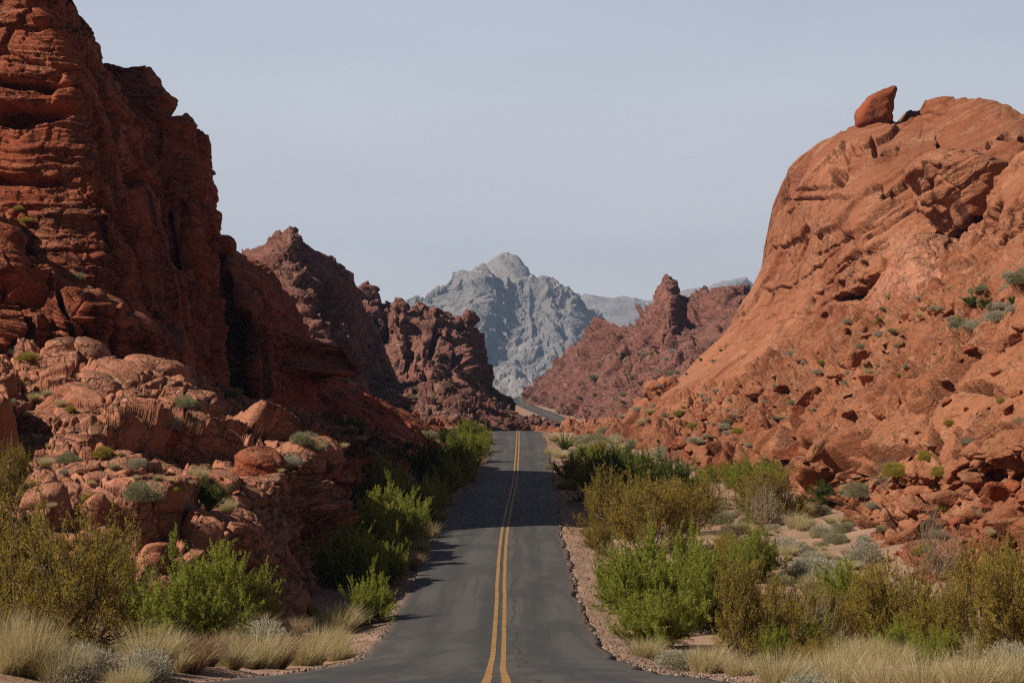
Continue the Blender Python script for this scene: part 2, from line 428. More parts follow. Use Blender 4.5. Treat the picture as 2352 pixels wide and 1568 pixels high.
def road_mat():
    s = NB('asphalt'); P = s.P
    uv = s.N.new('ShaderNodeAttribute'); uv.attribute_name = 'tone'
    sep = s.N.new('ShaderNodeSeparateColor'); s.L(uv.outputs['Color'], sep.inputs[0]); u = sep.outputs[0]
    c = s.mix(s.ramp(s.noise(s.vmul(P, (1, .05, 1)), 1.6, 5, .6), (.35, .65)), (.034, .035, .037), (.064, .062, .060))
    # wheel tracks polished lighter, tyre-dark band between
    w = s.N.new('ShaderNodeTexWave'); 
    tr = s.math('ABSOLUTE', s.math('SINE', s.math('MULTIPLY', u, 12.5664)))
    c = s.mix(s.math('MULTIPLY', s.ramp(tr, (.3, .95)), .75), c, (.096, .090, .081))
    c = s.mix(s.math('MULTIPLY', s.ramp(s.noise(s.vmul(P, (1, .35, 1)), .35, 5, .6), (.48, .56)), .6), c, (.028, .029, .032))
    c = s.mix(s.math('MULTIPLY', s.ramp(s.noise(s.vmul(P, (1.2, .03, 1)), 1.0, 3, .5), (.50, .58)), .6), c, (.028, .029, .032))
    wig = s.math('MULTIPLY', s.noise(s.vmul(P, (0, .22, 0)), 1.0, 6, .65), .10)
    lc = s.math('ABSOLUTE', s.math('SUBTRACT', u, s.math('ADD', wig, .575)))
    c = s.mix(s.math('MULTIPLY', s.math('MULTIPLY', s.ramp(lc, (.007, .0025)), s.ramp(s.noise(P, .12, 3, .6), (.42, .5))), .85), c, (.018, .017, .017))
    gr = s.noise(P, 45, 3, .8)
    c = s.mix(s.ramp(gr, (.35, .68, 0, .8)), c, (.085, .078, .07))
    # tar-filled cracks wandering along the lane
    v = s.vor(s.vadd(s.vmul(P, (.28, .045, 1)), (0, 0, 0)), 1.0, 'DISTANCE_TO_EDGE')['Distance']
    ck = s.ramp(s.math('ADD', v, s.math('MULTIPLY', s.noise(P, 1.5, 4, .7), .05)), (.022, .017))
    c = s.mix(s.math('MULTIPLY', ck, .75), c, (.022, .02, .02))
    # sand blown onto the margins
    ed = s.math('ABSOLUTE', s.math('SUBTRACT', u, .5))
    c = s.mix(s.math('MULTIPLY', s.ramp(s.math('ADD', ed, s.math('MULTIPLY', s.noise(P, 1.2, 5, .7), .06)), (.46, .54)), .55), c, (.19, .13, .10))
    s.L(c, s.b.inputs['Base Color']); s.b.inputs['Roughness'].default_value = .82; s.b.inputs['Specular IOR Level'].default_value = .3
    s.L(s.bump(gr, .012, .8), s.b.inputs['Normal'])
    return s.m

def build_road():
    def strip(name, y0, y1, n):
        ys = np.geomspace(y0+60, y1+60, n)-60
        us = np.linspace(0, 1, 41)
        P = np.stack([ys*0, ys, ys*0], 1).astype(f32)
        jl = fbm(P/f32(2.5), 4, 33)*.16; jr = fbm(P/f32(2.1)+5, 5, 35)*.24+np.minimum(fbm(P/f32(5)+15, 2, 36), 0)*.4
        a = el(ys)+jl; b = er(ys)+jr
        X = a[:, None]+(b-a)[:, None]*us; Y = ys[:, None]*np.ones((1, 41))
        Z = zr(Y)+.035-.05*((us-.5)*2)**4+.02*(1-np.abs(us-.5)*2)
        G = np.stack([X, Y, Z], -1)
        low = G[:, :1].copy(); low[..., 2] -= .35; hi = G[:, -1:].copy(); hi[..., 2] -= .35
        G = np.concatenate([low, G, hi], 1)
        cu = np.concatenate([[0], us, [1]])[None, :, None]*np.ones((len(ys), 1, 3))
        K, M = G.shape[:2]; ar = np.arange(K*M).reshape(K, M)
        q = np.stack([ar[:-1, :-1], ar[:-1, 1:], ar[1:, 1:], ar[1:, :-1]], -1).reshape(-1, 4)
        me = np_mesh(name, G.reshape(-1, 3), q, road_mat(), True, cu.reshape(-1, 3).astype(f32))
        o = link(name, me); return o
    tag(strip('road', -30, 1250, 1500), 'grey two-lane asphalt road dipping and climbing to a crest, then bending into the pass', 'road', kind='structure')
    s = NB('yellow_paint'); n = s.noise(s.P, 14, 5, .75)
    c = s.mix(s.ramp(s.noise(s.P, 1.1, 3, .6), (.3, .7)), (.30, .155, .05), (.37, .21, .075)); c = s.mix(s.math('MULTIPLY', s.ramp(n, (.54, .62)), .7), c, (.10, .08, .055))
    s.L(c, s.b.inputs['Base Color']); s.b.inputs['Roughness'].default_value = .7
    CL = [(-30, -.1), (20, -.2), (35, -.27), (50, -.37), (62, -.42), (77, -.45), (95, -.5), (115, -.46), (140, -.2), (175, .22), (202, .42), (250, .7), (304, .93), (345, 2.3), (400, 6.8), (480, 12.3), (560, 15.8), (620, 16.4), (700, 13.4), (800, 7.4), (900, 4.2), (1000, 4.), (1100, 5), (1200, 7)]
    V = []; Q = []
    for off in (-.16, .16):
        ys = np.geomspace(40, 1310, 1400)-60
        P = np.stack([ys*0+off*9, ys, ys*0], 1).astype(f32)
        x = pw(ys, CL)+off+fbm(P/f32(6), 2, 71)*.02
        w = .076
        a = np.stack([x-w, ys, 0*ys], 1); b = np.stack([x+w, ys, 0*ys], 1)
        for e in (a, b):
            u = (e[:, 0]-el(ys))/(er(ys)-el(ys)); e[:, 2] = zr(ys)+.035-.05*((u-.5)*2)**4+.02*(1-np.abs(u-.5)*2)+.006
        n0 = sum(len(v) for v in V); V += [a, b]; m = len(ys); i = np.arange(m-1)
        Q.append(np.stack([n0+i, n0+m+i, n0+m+i+1, n0+i+1], 1))
    o = link('road_markings', np_mesh('road_markings', np.concatenate(V), np.concatenate(Q), s.m, True))
    tag(o, 'double yellow centre line painted down the asphalt road', 'road marking', kind='structure')

build_ground(); build_road()

# ---------------------------------------------------------------- rock masses
STR_L = (.05, .0, 1); STR_R = (-.45, .1, .9)
M_left = rock_mat('red_sandstone', **RED, u=1.0, sdir=STR_L, dust=.5, streak=.9, band=.55)
M_terr = rock_mat('pink_sandstone', **PINK, u=.8, sdir=(.25, 0, 1), dust=.75, streak=.3, band=.3, scrub=.25)
M_dome = rock_mat('orange_sandstone', **ORANGE, u=1.6, joint=.3, sdir=STR_R, dust=.25, streak=1.3, band=.5)
M_talus = rock_mat('rubble_sandstone', joint=.35, **ORANGE, u=.9, sdir=STR_R, dust=.5, streak=.0, band=.2, scrub=.3)
M_mid = rock_mat('maroon_sandstone', **dict(MAROON, a=(.29, .125, .10), b=(.22, .09, .072), pale=(.42, .21, .165)), u=3.0, sdir=(.2, 0, 1), dust=.4, streak=.5, band=.35, scrub=.2, sand=(.30, .18, .13))
GREY = dict(a=(.40, .365, .35), b=(.31, .295, .30), pale=(.54, .49, .44), dark=(.19, .19, .21))
M_far = rock_mat('grey_limestone', **GREY, u=40, joint=.0, sdir=(.1, 0, 1), dust=.3, streak=.2, band=.3, sand=(.62, .54, .45), bmp=1.6)

massive = dict(unit=1.0, warp=1.3, warpsize=8, fade=.05, sdir=STR_L, fbm=[(9, 1.0, 3, 1), (2.2, .20, 5, 2)],
               strata=[(2.6, .8, .14, 11), (.75, .38, .2, 12), (.26, .14, .3, 13)],
               blocks=[(5.5, .7, 1.0, .1, .5, .03, 1.3, 21), (2.0, .22, 1.1, .1, .5, .05, 1.7, 22), (.8, .08, 1.2, .1, .5, .07, 1.8, 23)])
terrace = dict(unit=1.1, warp=1.2, warpsize=5, fade=.05, sdir=(.3, -.1, 1), fbm=[(8, .8, 3, 3), (1.5, .13, 5, 4)],
               strata=[(1.5, .85, .12, 31), (.45, .26, .2, 32)],
               blocks=[(4.6, .75, 1.3, .1, .6, .035, 1.9, 41), (1.8, .30, 1.5, .1, .6, .05, 2.3, 42), (.65, .12, 1.5, .1, .6, .08, 2.2, 43)])
rubble = dict(unit=1.0, warp=.7, warpsize=4, fade=.05, sdir=STR_R, fbm=[(10, 1.2, 3, 5), (2, .22, 5, 6)],
              strata=[(1.8, .5, .12, 51), (.55, .16, .2, 54)],
              blocks=[(9.5, .75, 1.3, .2, .6, .03, 1.8, 60), (4.0, .8, 1.5, .15, .9, .06, 1.9, 61), (1.6, .42, 1.8, .1, .8, .08, 2.1, 62), (.65, .18, 1.8, .1, .7, .1, 1.8, 63)])
dome = dict(unit=1.0, warp=2.2, warpsize=14, fade=.04, sdir=(-.55, .0, .9), fbm=[(16, 1.5, 3, 7), (4, .20, 4, 8), (1, .06, 4, 9)],
            strata=[(7.5, 1.35, .08, 71), (2.3, .28, .12, 72), (.7, .11, .2, 73)],
            blocks=[(11, .5, .6, .2, .5, .015, 1.5, 81), (4.0, .10, .9, .1, .9, .02, 2.2, 82)])
craggy = dict(unit=3.0, warp=1.0, warpsize=5, fade=.06, sdir=(.25, 0, 1), fbm=[(10, 1.1, 3, 15), (2.5, .28, 5, 16)],
              strata=[(1.8, .35, .15, 91), (.6, .14, .2, 92)],
              blocks=[(4.0, .62, 1.3, .3, .6, .05, 1.1, 101), (1.7, .36, 1.5, .25, .6, .07, 1.3, 102), (.7, .15, 1.7, .1, .5, .1, 1.3, 103)])

def rows(*rs): return [[(p[0], y, p[1]) for p in r] for (y, r) in rs]

def roof(G, lift=0):  # placeholder name kept short: a top row drawn in behind the skyline
    return G

big = mass('sandstone_cliff', [
    [(-520, -170, 150), (-400, -170, 146), (0, -160, 142), (60, -150, 142), (90, -140, 142), (96, -130, 142), (104, -110, 143)],
    [(-520, -140, 128), (-400, -140, 126), (0, -120, 120), (80, -100, 120), (100, -90, 121), (110, -70, 126), (114, -50, 132)],
    [(-520, 20, 122), (-400, 20, 121), (0, 20, 118), (80, 15, 117), (118, 18, 118), (140, 15, 123), (146, 12, 131)],
    [(-520, 130, 120), (-400, 130, 120), (0, 130, 116), (120, 130, 115.5), (165, 130, 117), (212, 130, 123), (226, 130, 132)],
    [(-520, 300, 119), (-400, 300, 119), (0, 300, 115), (150, 300, 114.5), (212, 300, 116), (298, 300, 124), (318, 300, 133)],
    [(-520, 430, 118), (-400, 430, 118), (0, 430, 114), (160, 430, 113.5), (245, 430, 115), (333, 430, 124), (354, 430, 134)],
    [(-520, 560, 117), (-400, 560, 117), (0, 560, 112), (160, 560, 112), (265, 560, 114), (368, 560, 124), (388, 560, 134)],
    [(-520, 700, 114), (-400, 700, 114), (0, 700, 109), (160, 700, 109), (290, 700, 113), (408, 700, 124), (427, 700, 134)],
    [(-520, 860, 108), (-400, 860, 108), (0, 860, 104), (160, 860, 105), (320, 860, 112), (432, 860, 124), (455, 860, 134)],
    [(-520, 960, 106), (-400, 960, 106), (0, 960, 102), (160, 960, 103), (320, 960, 110), (440, 960, 123), (460, 960, 134)]],
    dict(massive, smask=(115.5, 119, .3)), M_left, wrap=[(-60, 25)], bulk=25,
    dents=[(392, 600, 9, 240, 3.4, -12.4), (318, 330, 10, 110, 1.6, -20), (345, 640, 10, 150, 1.5, -14), (272, 600, 9, 120, 1.4, -15), (235, 330, 12, 70, 1.3, -18), (300, 520, 22, 40, 1.5, -20), (60, 265, 120, 26, 3.4, -4), (60, 195, 110, 16, 2.2, 2), (225, 130, 14, 36, 1.5, -15), (258, 465, 16, 38, 2.0, -28), (310, 410, 18, 20, 1.6, -20),
           (40, 62, 90, 10, 1.6, 0), (60, 410, 90, 12, 1.4, 2), (70, 470, 100, 9, 1.4, 0), (40, 640, 40, 60, 1.8, 20), (60, 700, 30, 50, 1.5, 0), (190, 745, 20, 60, 1.2, 0), (330, 770, 30, 60, 2.0, -20)])
tag(big, 'towering dark red layered sandstone cliff with horizontal ledges and shadowed caves', 'cliff', kind=None)

lob = mass('layered_buttress', [
    [(-520, 470, 116), (-60, 470, 115), (0, 475, 115), (60, 512, 115), (120, 570, 115), (165, 628, 115), (230, 655, 116), (300, 690, 118), (370, 715, 121), (405, 742, 124), (418, 790, 127)],
    [(-520, 510, 107), (-60, 505, 106.5), (0, 512, 106.5), (55, 550, 106.5), (110, 605, 107), (155, 650, 107), (225, 675, 108), (295, 712, 110), (365, 740, 113), (408, 770, 117), (424, 810, 122)],
    [(-520, 600, 105), (-60, 590, 104), (0, 595, 104), (50, 630, 104), (105, 665, 105), (160, 690, 104.5), (230, 705, 105), (300, 745, 107), (370, 772, 110), (415, 795, 115), (430, 822, 121)],
    [(-520, 700, 104), (-60, 690, 103), (0, 690, 103), (50, 700, 103.5), (105, 725, 104), (165, 740, 103.5), (235, 745, 105), (305, 785, 107), (375, 806, 110), (420, 822, 115), (436, 842, 121)],
    [(-520, 850, 103), (-60, 850, 102), (0, 850, 102), (50, 850, 103), (105, 850, 104), (165, 850, 104.5), (235, 855, 105.5), (305, 865, 108), (375, 880, 111), (425, 890, 116), (440, 895, 122)]],
    dict(massive, sdir=(.35, 0, 1), warp=1.8, strata=[(2.2, .55, .14, 11), (.7, .34, .2, 12), (.25, .14, .3, 13)], blocks=[(4.5, .95, 1.3, .5, .7, .05, 1.2, 25), (1.8, .2, 1.2, .2, .6, .06, 1.8, 26)]), M_left, bulk=6, deep=-8,
    dents=[(65, 740, 12, 70, 2.5, -6), (150, 720, 10, 60, 2.2, -20), (200, 800, 14, 60, 2, -8), (265, 800, 10, 50, 1.6, -6), (335, 790, 26, 34, 3, -20), (30, 640, 30, 12, 1.5, 30), (120, 655, 8, 40, 1.4, -30)])
tag(lob, 'lumpy layered red rock buttress, with dark vertical recesses, leaning on the highest cliff face', 'rock buttress')

pil = mass('sandstone_pillar', [
    [(200, 170, 156), (262, 152, 154), (300, 150, 153), (335, 147, 153), (345, 160, 158)],
    [(200, 240, 150), (270, 235, 148), (320, 235, 148), (380, 232, 149), (398, 240, 158)],
    [(220, 300, 149), (300, 300, 146), (370, 300, 146), (440, 296, 148), (468, 310, 158)],
    [(260, 400, 148), (340, 400, 145), (400, 400, 145), (456, 400, 147), (485, 400, 158)],
    [(290, 500, 148), (365, 500, 143), (420, 500, 143), (466, 500, 146), (494, 500, 158)],
    [(320, 650, 147), (395, 650, 142), (440, 650, 142), (474, 650, 145), (499, 650, 158)],
    [(350, 830, 146), (420, 830, 141), (460, 830, 141), (490, 830, 144), (512, 830, 158)],
    [(360, 960, 146), (430, 960, 140), (470, 960, 140), (500, 960, 143), (520, 960, 158)]],
    dict(massive, warp=.9, strata=[(1.5, .35, .3, 14), (.5, .30, .35, 15), (.2, .10, .4, 16)], blocks=[(4, .3, .9, .3, .5, .06, 1.6, 21)]), M_left, wrap=[(-70, 9)], bulk=5,
    dents=[(410, 640, 8, 200, 1.6, -8), (488, 640, 10, 200, 2.5, -3), (455, 470, 8, 12, 1.2, 0), (400, 260, 24, 14, 1.2, 0), (462, 330, 9, 60, 1.2, -8)])
tag(pil, 'dark finely ribbed sandstone buttress standing behind the highest cliff face', 'rock pillar')

cc = mass('sandstone_shoulder', [
    [(430, 560, 190), (480, 550, 189), (505, 543, 188), (525, 550, 188), (536, 565, 192), (541, 585, 198)],
    [(430, 595, 182), (490, 590, 178), (520, 592, 177), (545, 600, 178), (580, 612, 184), (603, 625, 194)],
    [(430, 640, 180), (510, 640, 173), (555, 640, 172), (590, 640, 175), (622, 648, 182), (640, 660, 194)],
    [(430, 720, 178), (520, 720, 168), (580, 720, 167), (630, 720, 171), (670, 722, 180), (690, 730, 194)],
    [(440, 830, 176), (540, 830, 164), (600, 830, 163), (650, 830, 168), (702, 830, 178), (718, 835, 194)],
    [(450, 920, 174), (560, 920, 161), (620, 920, 160), (670, 920, 165), (716, 920, 176), (732, 920, 194)],
    [(460, 1010, 172), (580, 1010, 158), (640, 1010, 157), (690, 1000, 162), (748, 1000, 175), (765, 1000, 194)],
    [(470, 1090, 170), (590, 1090, 156), (650, 1090, 155), (700, 1080, 160), (760, 1070, 174), (785, 1060, 194)]],
    dict(massive, warp=1.4, strata=[(3.2, .6, .3, 17), (.5, .26, .35, 18), (.2, .1, .4, 19)], blocks=[(6, .3, .9, .3, .4, .05, 1.6, 24)]), M_left, wrap=[(-60, 20)], bulk=20,
    dents=[(540, 770, 50, 55, 5, 10), (512, 700, 22, 150, 6, -4), (620, 860, 12, 120, 1.6, -8), (640, 1000, 10, 60, 1.2, 8), (510, 600, 14, 60, 3, 5)])
tag(cc, 'rounded dark red sandstone shoulder with a black hollow at its foot, below the tall cliffs', 'rock outcrop')

ter = mass('rock_terrace', [
    [(-520, 760, 130), (0, 770, 130), (180, 785, 132), (300, 820, 136), (430, 865, 140), (560, 940, 148), (700, 985, 160), (790, 1005, 170), (880, 1030, 184), (985, 1040, 200)],
    [(-520, 830, 98), (0, 805, 104), (180, 785, 108), (300, 812, 112), (450, 855, 118), (560, 930, 126), (700, 978, 140), (780, 1000, 152), (850, 1022, 165), (960, 1040, 188)],
    [(-520, 980, 84), (0, 900, 94), (170, 860, 97), (320, 880, 100), (470, 930, 106), (580, 985, 112), (700, 1010, 122), (770, 1020, 136), (840, 1030, 154), (930, 1052, 178)],
    [(-520, 1040, 78), (0, 1000, 86), (200, 960, 90), (380, 960, 95), (520, 990, 99), (630, 1020, 104), (720, 1040, 114), (790, 1040, 130), (840, 1050, 150), (920, 1062, 172)],
    [(-520, 1120, 70), (0, 1110, 76), (250, 1090, 79), (440, 1080, 82), (580, 1080, 86), (680, 1060, 92), (735, 1050, 105), (785, 1060, 123), (835, 1062, 145), (905, 1080, 168)],
    [(-520, 1230, 62), (0, 1200, 69), (250, 1200, 71), (420, 1180, 74), (560, 1180, 77), (660, 1130, 87), (725, 1100, 101), (770, 1110, 119), (822, 1095, 141), (895, 1095, 166)],
    [(-520, 1330, 57), (0, 1310, 64), (250, 1290, 67), (430, 1260, 70), (590, 1260, 75), (690, 1230, 86), (732, 1170, 100), (760, 1150, 117), (812, 1125, 139), (885, 1108, 164)],
    [(-520, 1470, 52), (0, 1430, 60), (250, 1420, 62), (450, 1400, 68), (620, 1395, 74), (728, 1345, 86), (740, 1255, 101), (755, 1190, 118), (806, 1140, 141), (880, 1118, 166)],
    [(-520, 1560, 51), (0, 1500, 59.5), (250, 1490, 61), (450, 1470, 67), (630, 1440, 73.5), (740, 1375, 86), (750, 1280, 101), (765, 1210, 118), (810, 1155, 141), (884, 1130, 166)]],
    terrace, M_terr, dens=.5, back=False,
    dents=[(350, 1265, 26, 9, 1.1, 15), (300, 1290, 30, 8, .9, 10), (580, 1105, 40, 10, 1.3, 20), (760, 1110, 26, 14, 1.6, 20), (690, 1250, 16, 22, 1.1, 0),
           (150, 880, 40, 9, 1.2, -10), (60, 930, 50, 8, 1, 0), (640, 1010, 30, 10, 1.1, 30), (505, 950, 30, 10, 1.2, 30)])
tag(ter, 'broad stepped terrace of pink fractured sandstone below the tall cliffs, dotted with tufts', 'rock terrace')

slab = mass('sandstone_slab', [
    [(700, 800, 214), (770, 850, 220), (860, 910, 232), (930, 945, 252), (1000, 960, 280), (1060, 962, 305), (1105, 972, 325)],
    [(690, 900, 185), (780, 930, 190), (870, 965, 202), (940, 980, 225), (1000, 982, 255), (1060, 975, 290), (1104, 980, 317)],
    [(690, 1000, 160), (790, 1005, 170), (880, 1025, 184), (958, 1035, 206), (1020, 1015, 238), (1075, 992, 278), (1112, 987, 308)],
    [(690, 1110, 142), (800, 1110, 154), (900, 1100, 172), (985, 1080, 196), (1040, 1045, 228), (1095, 1008, 272), (1118, 994, 302)],
    [(690, 1160, 142), (800, 1150, 154), (905, 1130, 172), (990, 1105, 196), (1048, 1065, 228), (1100, 1022, 272), (1122, 1004, 302)]],
    dict(terrace, sdir=(.5, 0, 1), blocks=[(6, .9, 1.0, .6, .3, .05, 1.6, 44), (1.8, .22, 1.2, .5, .5, .07, 1.8, 45), (.6, .07, 1, .5, .5, .1, 1.6, 46)]), M_left, bulk=20)
tag(slab, 'smooth rusty rock slab sloping down to the green roadside bushes', 'rock slab')

m1 = mass('sandstone_dome', [
    [(480, 620, 420), (560, 588, 415), (610, 565, 412), (650, 558, 411), (690, 560, 412), (720, 582, 414), (770, 606, 420), (806, 650, 425), (835, 712, 430), (880, 800, 435), (930, 892, 440)],
    [(480, 700, 400), (560, 670, 392), (610, 640, 390), (650, 630, 388), (690, 640, 388), (725, 660, 390), (768, 690, 398), (800, 725, 406), (832, 775, 414), (872, 842, 422), (922, 912, 432)],
    [(500, 800, 380), (580, 770, 370), (640, 745, 366), (680, 740, 366), (715, 750, 367), (755, 770, 371), (792, 795, 380), (825, 828, 390), (855, 862, 402), (888, 900, 412), (930, 940, 422)],
    [(560, 930, 350), (640, 890, 346), (690, 880, 344), (730, 885, 345), (765, 893, 348), (800, 905, 352), (835, 920, 360), (868, 938, 372), (900, 955, 388), (935, 975, 402), (965, 990, 412)],
    [(560, 1050, 345), (640, 1030, 340), (690, 1010, 338), (730, 1000, 338), (765, 1000, 340), (800, 1010, 345), (835, 1020, 352), (868, 1030, 364), (900, 1035, 380), (935, 1040, 394), (965, 1040, 404)]],
    dict(craggy, unit=2.2), M_mid, bulk=60, dents=[(690, 690, 30, 10, 3, 20), (760, 700, 20, 50, 4, -25), (640, 720, 16, 8, 2, 30)])
tag(m1, 'maroon rock dome with a leaning fin on its summit, behind the dark shoulder', 'rock dome')
fin = mass('summit_fin', [
    [(575, 592, 414), (600, 566, 412), (625, 545, 411), (652, 530, 411), (672, 524, 411), (681, 530, 412), (680, 545, 414), (700, 572, 416)],
    [(575, 600, 408), (600, 582, 404), (628, 570, 402), (655, 560, 401), (672, 552, 402), (682, 558, 404), (692, 568, 408), (712, 586, 413)],
    [(575, 640, 406), (600, 620, 402), (628, 610, 400), (655, 605, 399), (672, 600, 400), (685, 600, 402), (700, 606, 406), (720, 616, 411)]],
    dict(craggy, unit=1.0), M_mid, bulk=8, deep=5)
tag(fin, 'leaning fin of rock crowning the maroon dome', 'rock fin')

m2 = mass('craggy_ridge', [
    [(760, 640, 545), (800, 652, 552), (820, 656, 556), (842, 656, 558), (860, 663, 558), (872, 690, 560), (892, 698, 562), (908, 680, 560), (926, 686, 560), (942, 702, 562), (962, 690, 560), (984, 702, 562), (1004, 704, 562),
     (1040, 720, 565), (1066, 724, 566), (1082, 736, 568), (1088, 764, 572), (1102, 804, 580), (1122, 856, 590), (1148, 892, 602), (1168, 910, 615), (1184, 929, 640)],
    [(760, 780, 540), (800, 760, 536), (820, 740, 532), (842, 730, 530), (860, 735, 530), (872, 745, 531), (892, 748, 532), (908, 742, 530), (926, 745, 530), (942, 752, 532), (962, 752, 530), (984, 756, 530), (1004, 756, 532),
     (1036, 765, 535), (1060, 772, 538), (1076, 785, 542), (1086, 806, 550), (1100, 835, 560), (1120, 868, 574), (1144, 894, 590), (1164, 908, 605), (1180, 922, 630)],
    [(760, 860, 505), (800, 850, 500), (820, 840, 496), (842, 835, 494), (860, 835, 492), (872, 838, 490), (892, 840, 490), (908, 840, 490), (926, 842, 490), (942, 845, 490), (962, 848, 490), (984, 850, 490), (1004, 852, 492),
     (1034, 858, 498), (1058, 862, 504), (1074, 870, 512), (1085, 880, 522), (1100, 892, 536), (1120, 904, 554), (1142, 918, 572), (1160, 926, 590), (1176, 932, 620)],
    [(780, 960, 470), (810, 955, 466), (830, 950, 464), (850, 945, 462), (868, 944, 460), (880, 944, 458), (900, 944, 458), (916, 944, 458), (932, 946, 458), (948, 947, 458), (968, 948, 459), (990, 950, 460), (1010, 952, 462),
     (1036, 954, 468), (1060, 956, 476), (1078, 958, 486), (1092, 960, 498), (1108, 962, 514), (1126, 964, 532), (1144, 964, 552), (1160, 960, 572), (1175, 950, 612)],
    [(780, 1080, 470), (810, 1080, 466), (830, 1070, 464), (850, 1070, 462), (868, 1070, 460), (880, 1070, 458), (900, 1070, 458), (916, 1070, 458), (932, 1070, 458), (948, 1070, 458), (968, 1070, 459), (990, 1070, 460), (1010, 1070, 462),
     (1036, 1070, 468), (1060, 1070, 476), (1078, 1060, 486), (1092, 1060, 498), (1108, 1050, 514), (1126, 1040, 532), (1144, 1040, 552), (1160, 1030, 572), (1175, 1020, 612)]],
    craggy, M_mid, bulk=80, dens=.5, dents=[(1000, 780, 12, 60, 6, 12), (940, 800, 12, 40, 4, 0), (1050, 800, 10, 60, 4, -14), (880, 760, 12, 30, 4, 10)])
tag(m2, 'jagged maroon ridge of broken crags dropping to the pass beside the grey mountain', 'rock ridge')

m2b = mass('boulder_ridge', [
    [(830, 885, 400), (880, 872, 400), (920, 880, 402), (960, 872, 404), (1000, 876, 405), (1040, 885, 408), (1080, 892, 412), (1110, 905, 418), (1140, 930, 424), (1165, 946, 430), (1190, 952, 436), (1215, 962, 442), (1242, 973, 448), (1275, 986, 452)],
    [(830, 930, 380), (880, 920, 376), (920, 922, 376), (960, 920, 376), (1000, 922, 378), (1040, 928, 382), (1080, 930, 388), (1110, 938, 396), (1140, 950, 404), (1170, 962, 412), (1195, 968, 420), (1220, 974, 428), (1250, 984, 436), (1280, 994, 444)],
    [(830, 1000, 345), (880, 985, 345), (920, 980, 346), (960, 976, 348), (1000, 974, 350), (1040, 974, 354), (1080, 974, 360), (1110, 976, 368), (1140, 980, 378), (1170, 984, 388), (1200, 988, 398), (1230, 990, 410), (1260, 995, 422), (1290, 1002, 434)],
    [(830, 1080, 340), (880, 1060, 340), (920, 1050, 342), (960, 1040, 344), (1000, 1030, 346), (1040, 1030, 350), (1080, 1030, 356), (1110, 1030, 364), (1140, 1030, 374), (1170, 1030, 384), (1200, 1030, 394), (1230, 1030, 406), (1260, 1030, 418), (1290, 1030, 430)]],
    dict(craggy, unit=2.0, fbm=[(10, 1.0, 3, 17), (2.5, .4, 4, 18)]), M_mid, bulk=30, deep=-20)
tag(m2b, 'low tumbled boulder ridge closing the view just beyond the road crest', 'boulder ridge')

m3 = mass('rocky_hillside', [
    [(1204, 915, 1120), (1216, 898, 1080), (1236, 873, 1030), (1272, 830, 970), (1292, 820, 930), (1322, 802, 890), (1350, 762, 860), (1378, 742, 830), (1400, 744, 805), (1440, 738, 775), (1488, 716, 750), (1510, 698, 730), (1530, 690, 715), (1560, 688, 705),
     (1590, 690, 700), (1610, 686, 695), (1640, 676, 690), (1690, 664, 685), (1730, 670, 680), (1830, 690, 670)],
    [(1208, 922, 1060), (1224, 908, 1000), (1248, 890, 950), (1286, 860, 890), (1308, 850, 850), (1338, 834, 810), (1364, 810, 780), (1390, 800, 750), (1412, 800, 730), (1450, 800, 705), (1490, 794, 685), (1512, 784, 670), (1536, 778, 660), (1562, 776, 652),
     (1590, 776, 646), (1614, 772, 640), (1640, 764, 634), (1690, 760, 626), (1730, 762, 620), (1830, 770, 610)],
    [(1212, 926, 980), (1236, 918, 905), (1266, 906, 845), (1300, 894, 780), (1326, 888, 735), (1352, 884, 695), (1378, 878, 665), (1402, 872, 640), (1426, 870, 620), (1462, 868, 600), (1500, 864, 582), (1524, 860, 570), (1548, 857, 560), (1572, 854, 552),
     (1600, 852, 544), (1622, 850, 538), (1646, 848, 532), (1690, 846, 522), (1730, 846, 514), (1830, 850, 500)],
    [(1222, 930, 890), (1256, 936, 815), (1302, 954, 712), (1340, 972, 640), (1358, 980, 590), (1378, 984, 550), (1398, 982, 520), (1420, 976, 495), (1446, 968, 475), (1480, 958, 455), (1516, 950, 438), (1540, 948, 428), (1562, 946, 420), (1584, 944, 414),
     (1610, 942, 408), (1632, 940, 402), (1656, 940, 398), (1696, 940, 390), (1734, 940, 384), (1830, 940, 372)],
    [(1226, 950, 885), (1262, 965, 808), (1306, 985, 706), (1346, 1005, 634), (1362, 1010, 584), (1382, 1015, 544), (1402, 1015, 514), (1426, 1015, 490), (1452, 1010, 470), (1486, 1010, 450), (1522, 1010, 432), (1546, 1010, 422), (1568, 1010, 414), (1590, 1010, 408),
     (1616, 1010, 402), (1638, 1010, 396), (1662, 1010, 392), (1702, 1010, 384), (1740, 1010, 378), (1830, 1010, 366)]],
    dict(craggy, unit=3.0, blocks=[(4.5, .6, 1.4, .25, .7, .05, 1.4, 111), (1.8, .36, 1.6, .15, .8, .07, 1.5, 112), (.7, .17, 1.7, .1, .6, .1, 1.5, 113)]), M_mid, bulk=70, dens=.5)
tag(m3, 'long brown hillside of broken ledges rising from the far bend of the road', 'hillside')
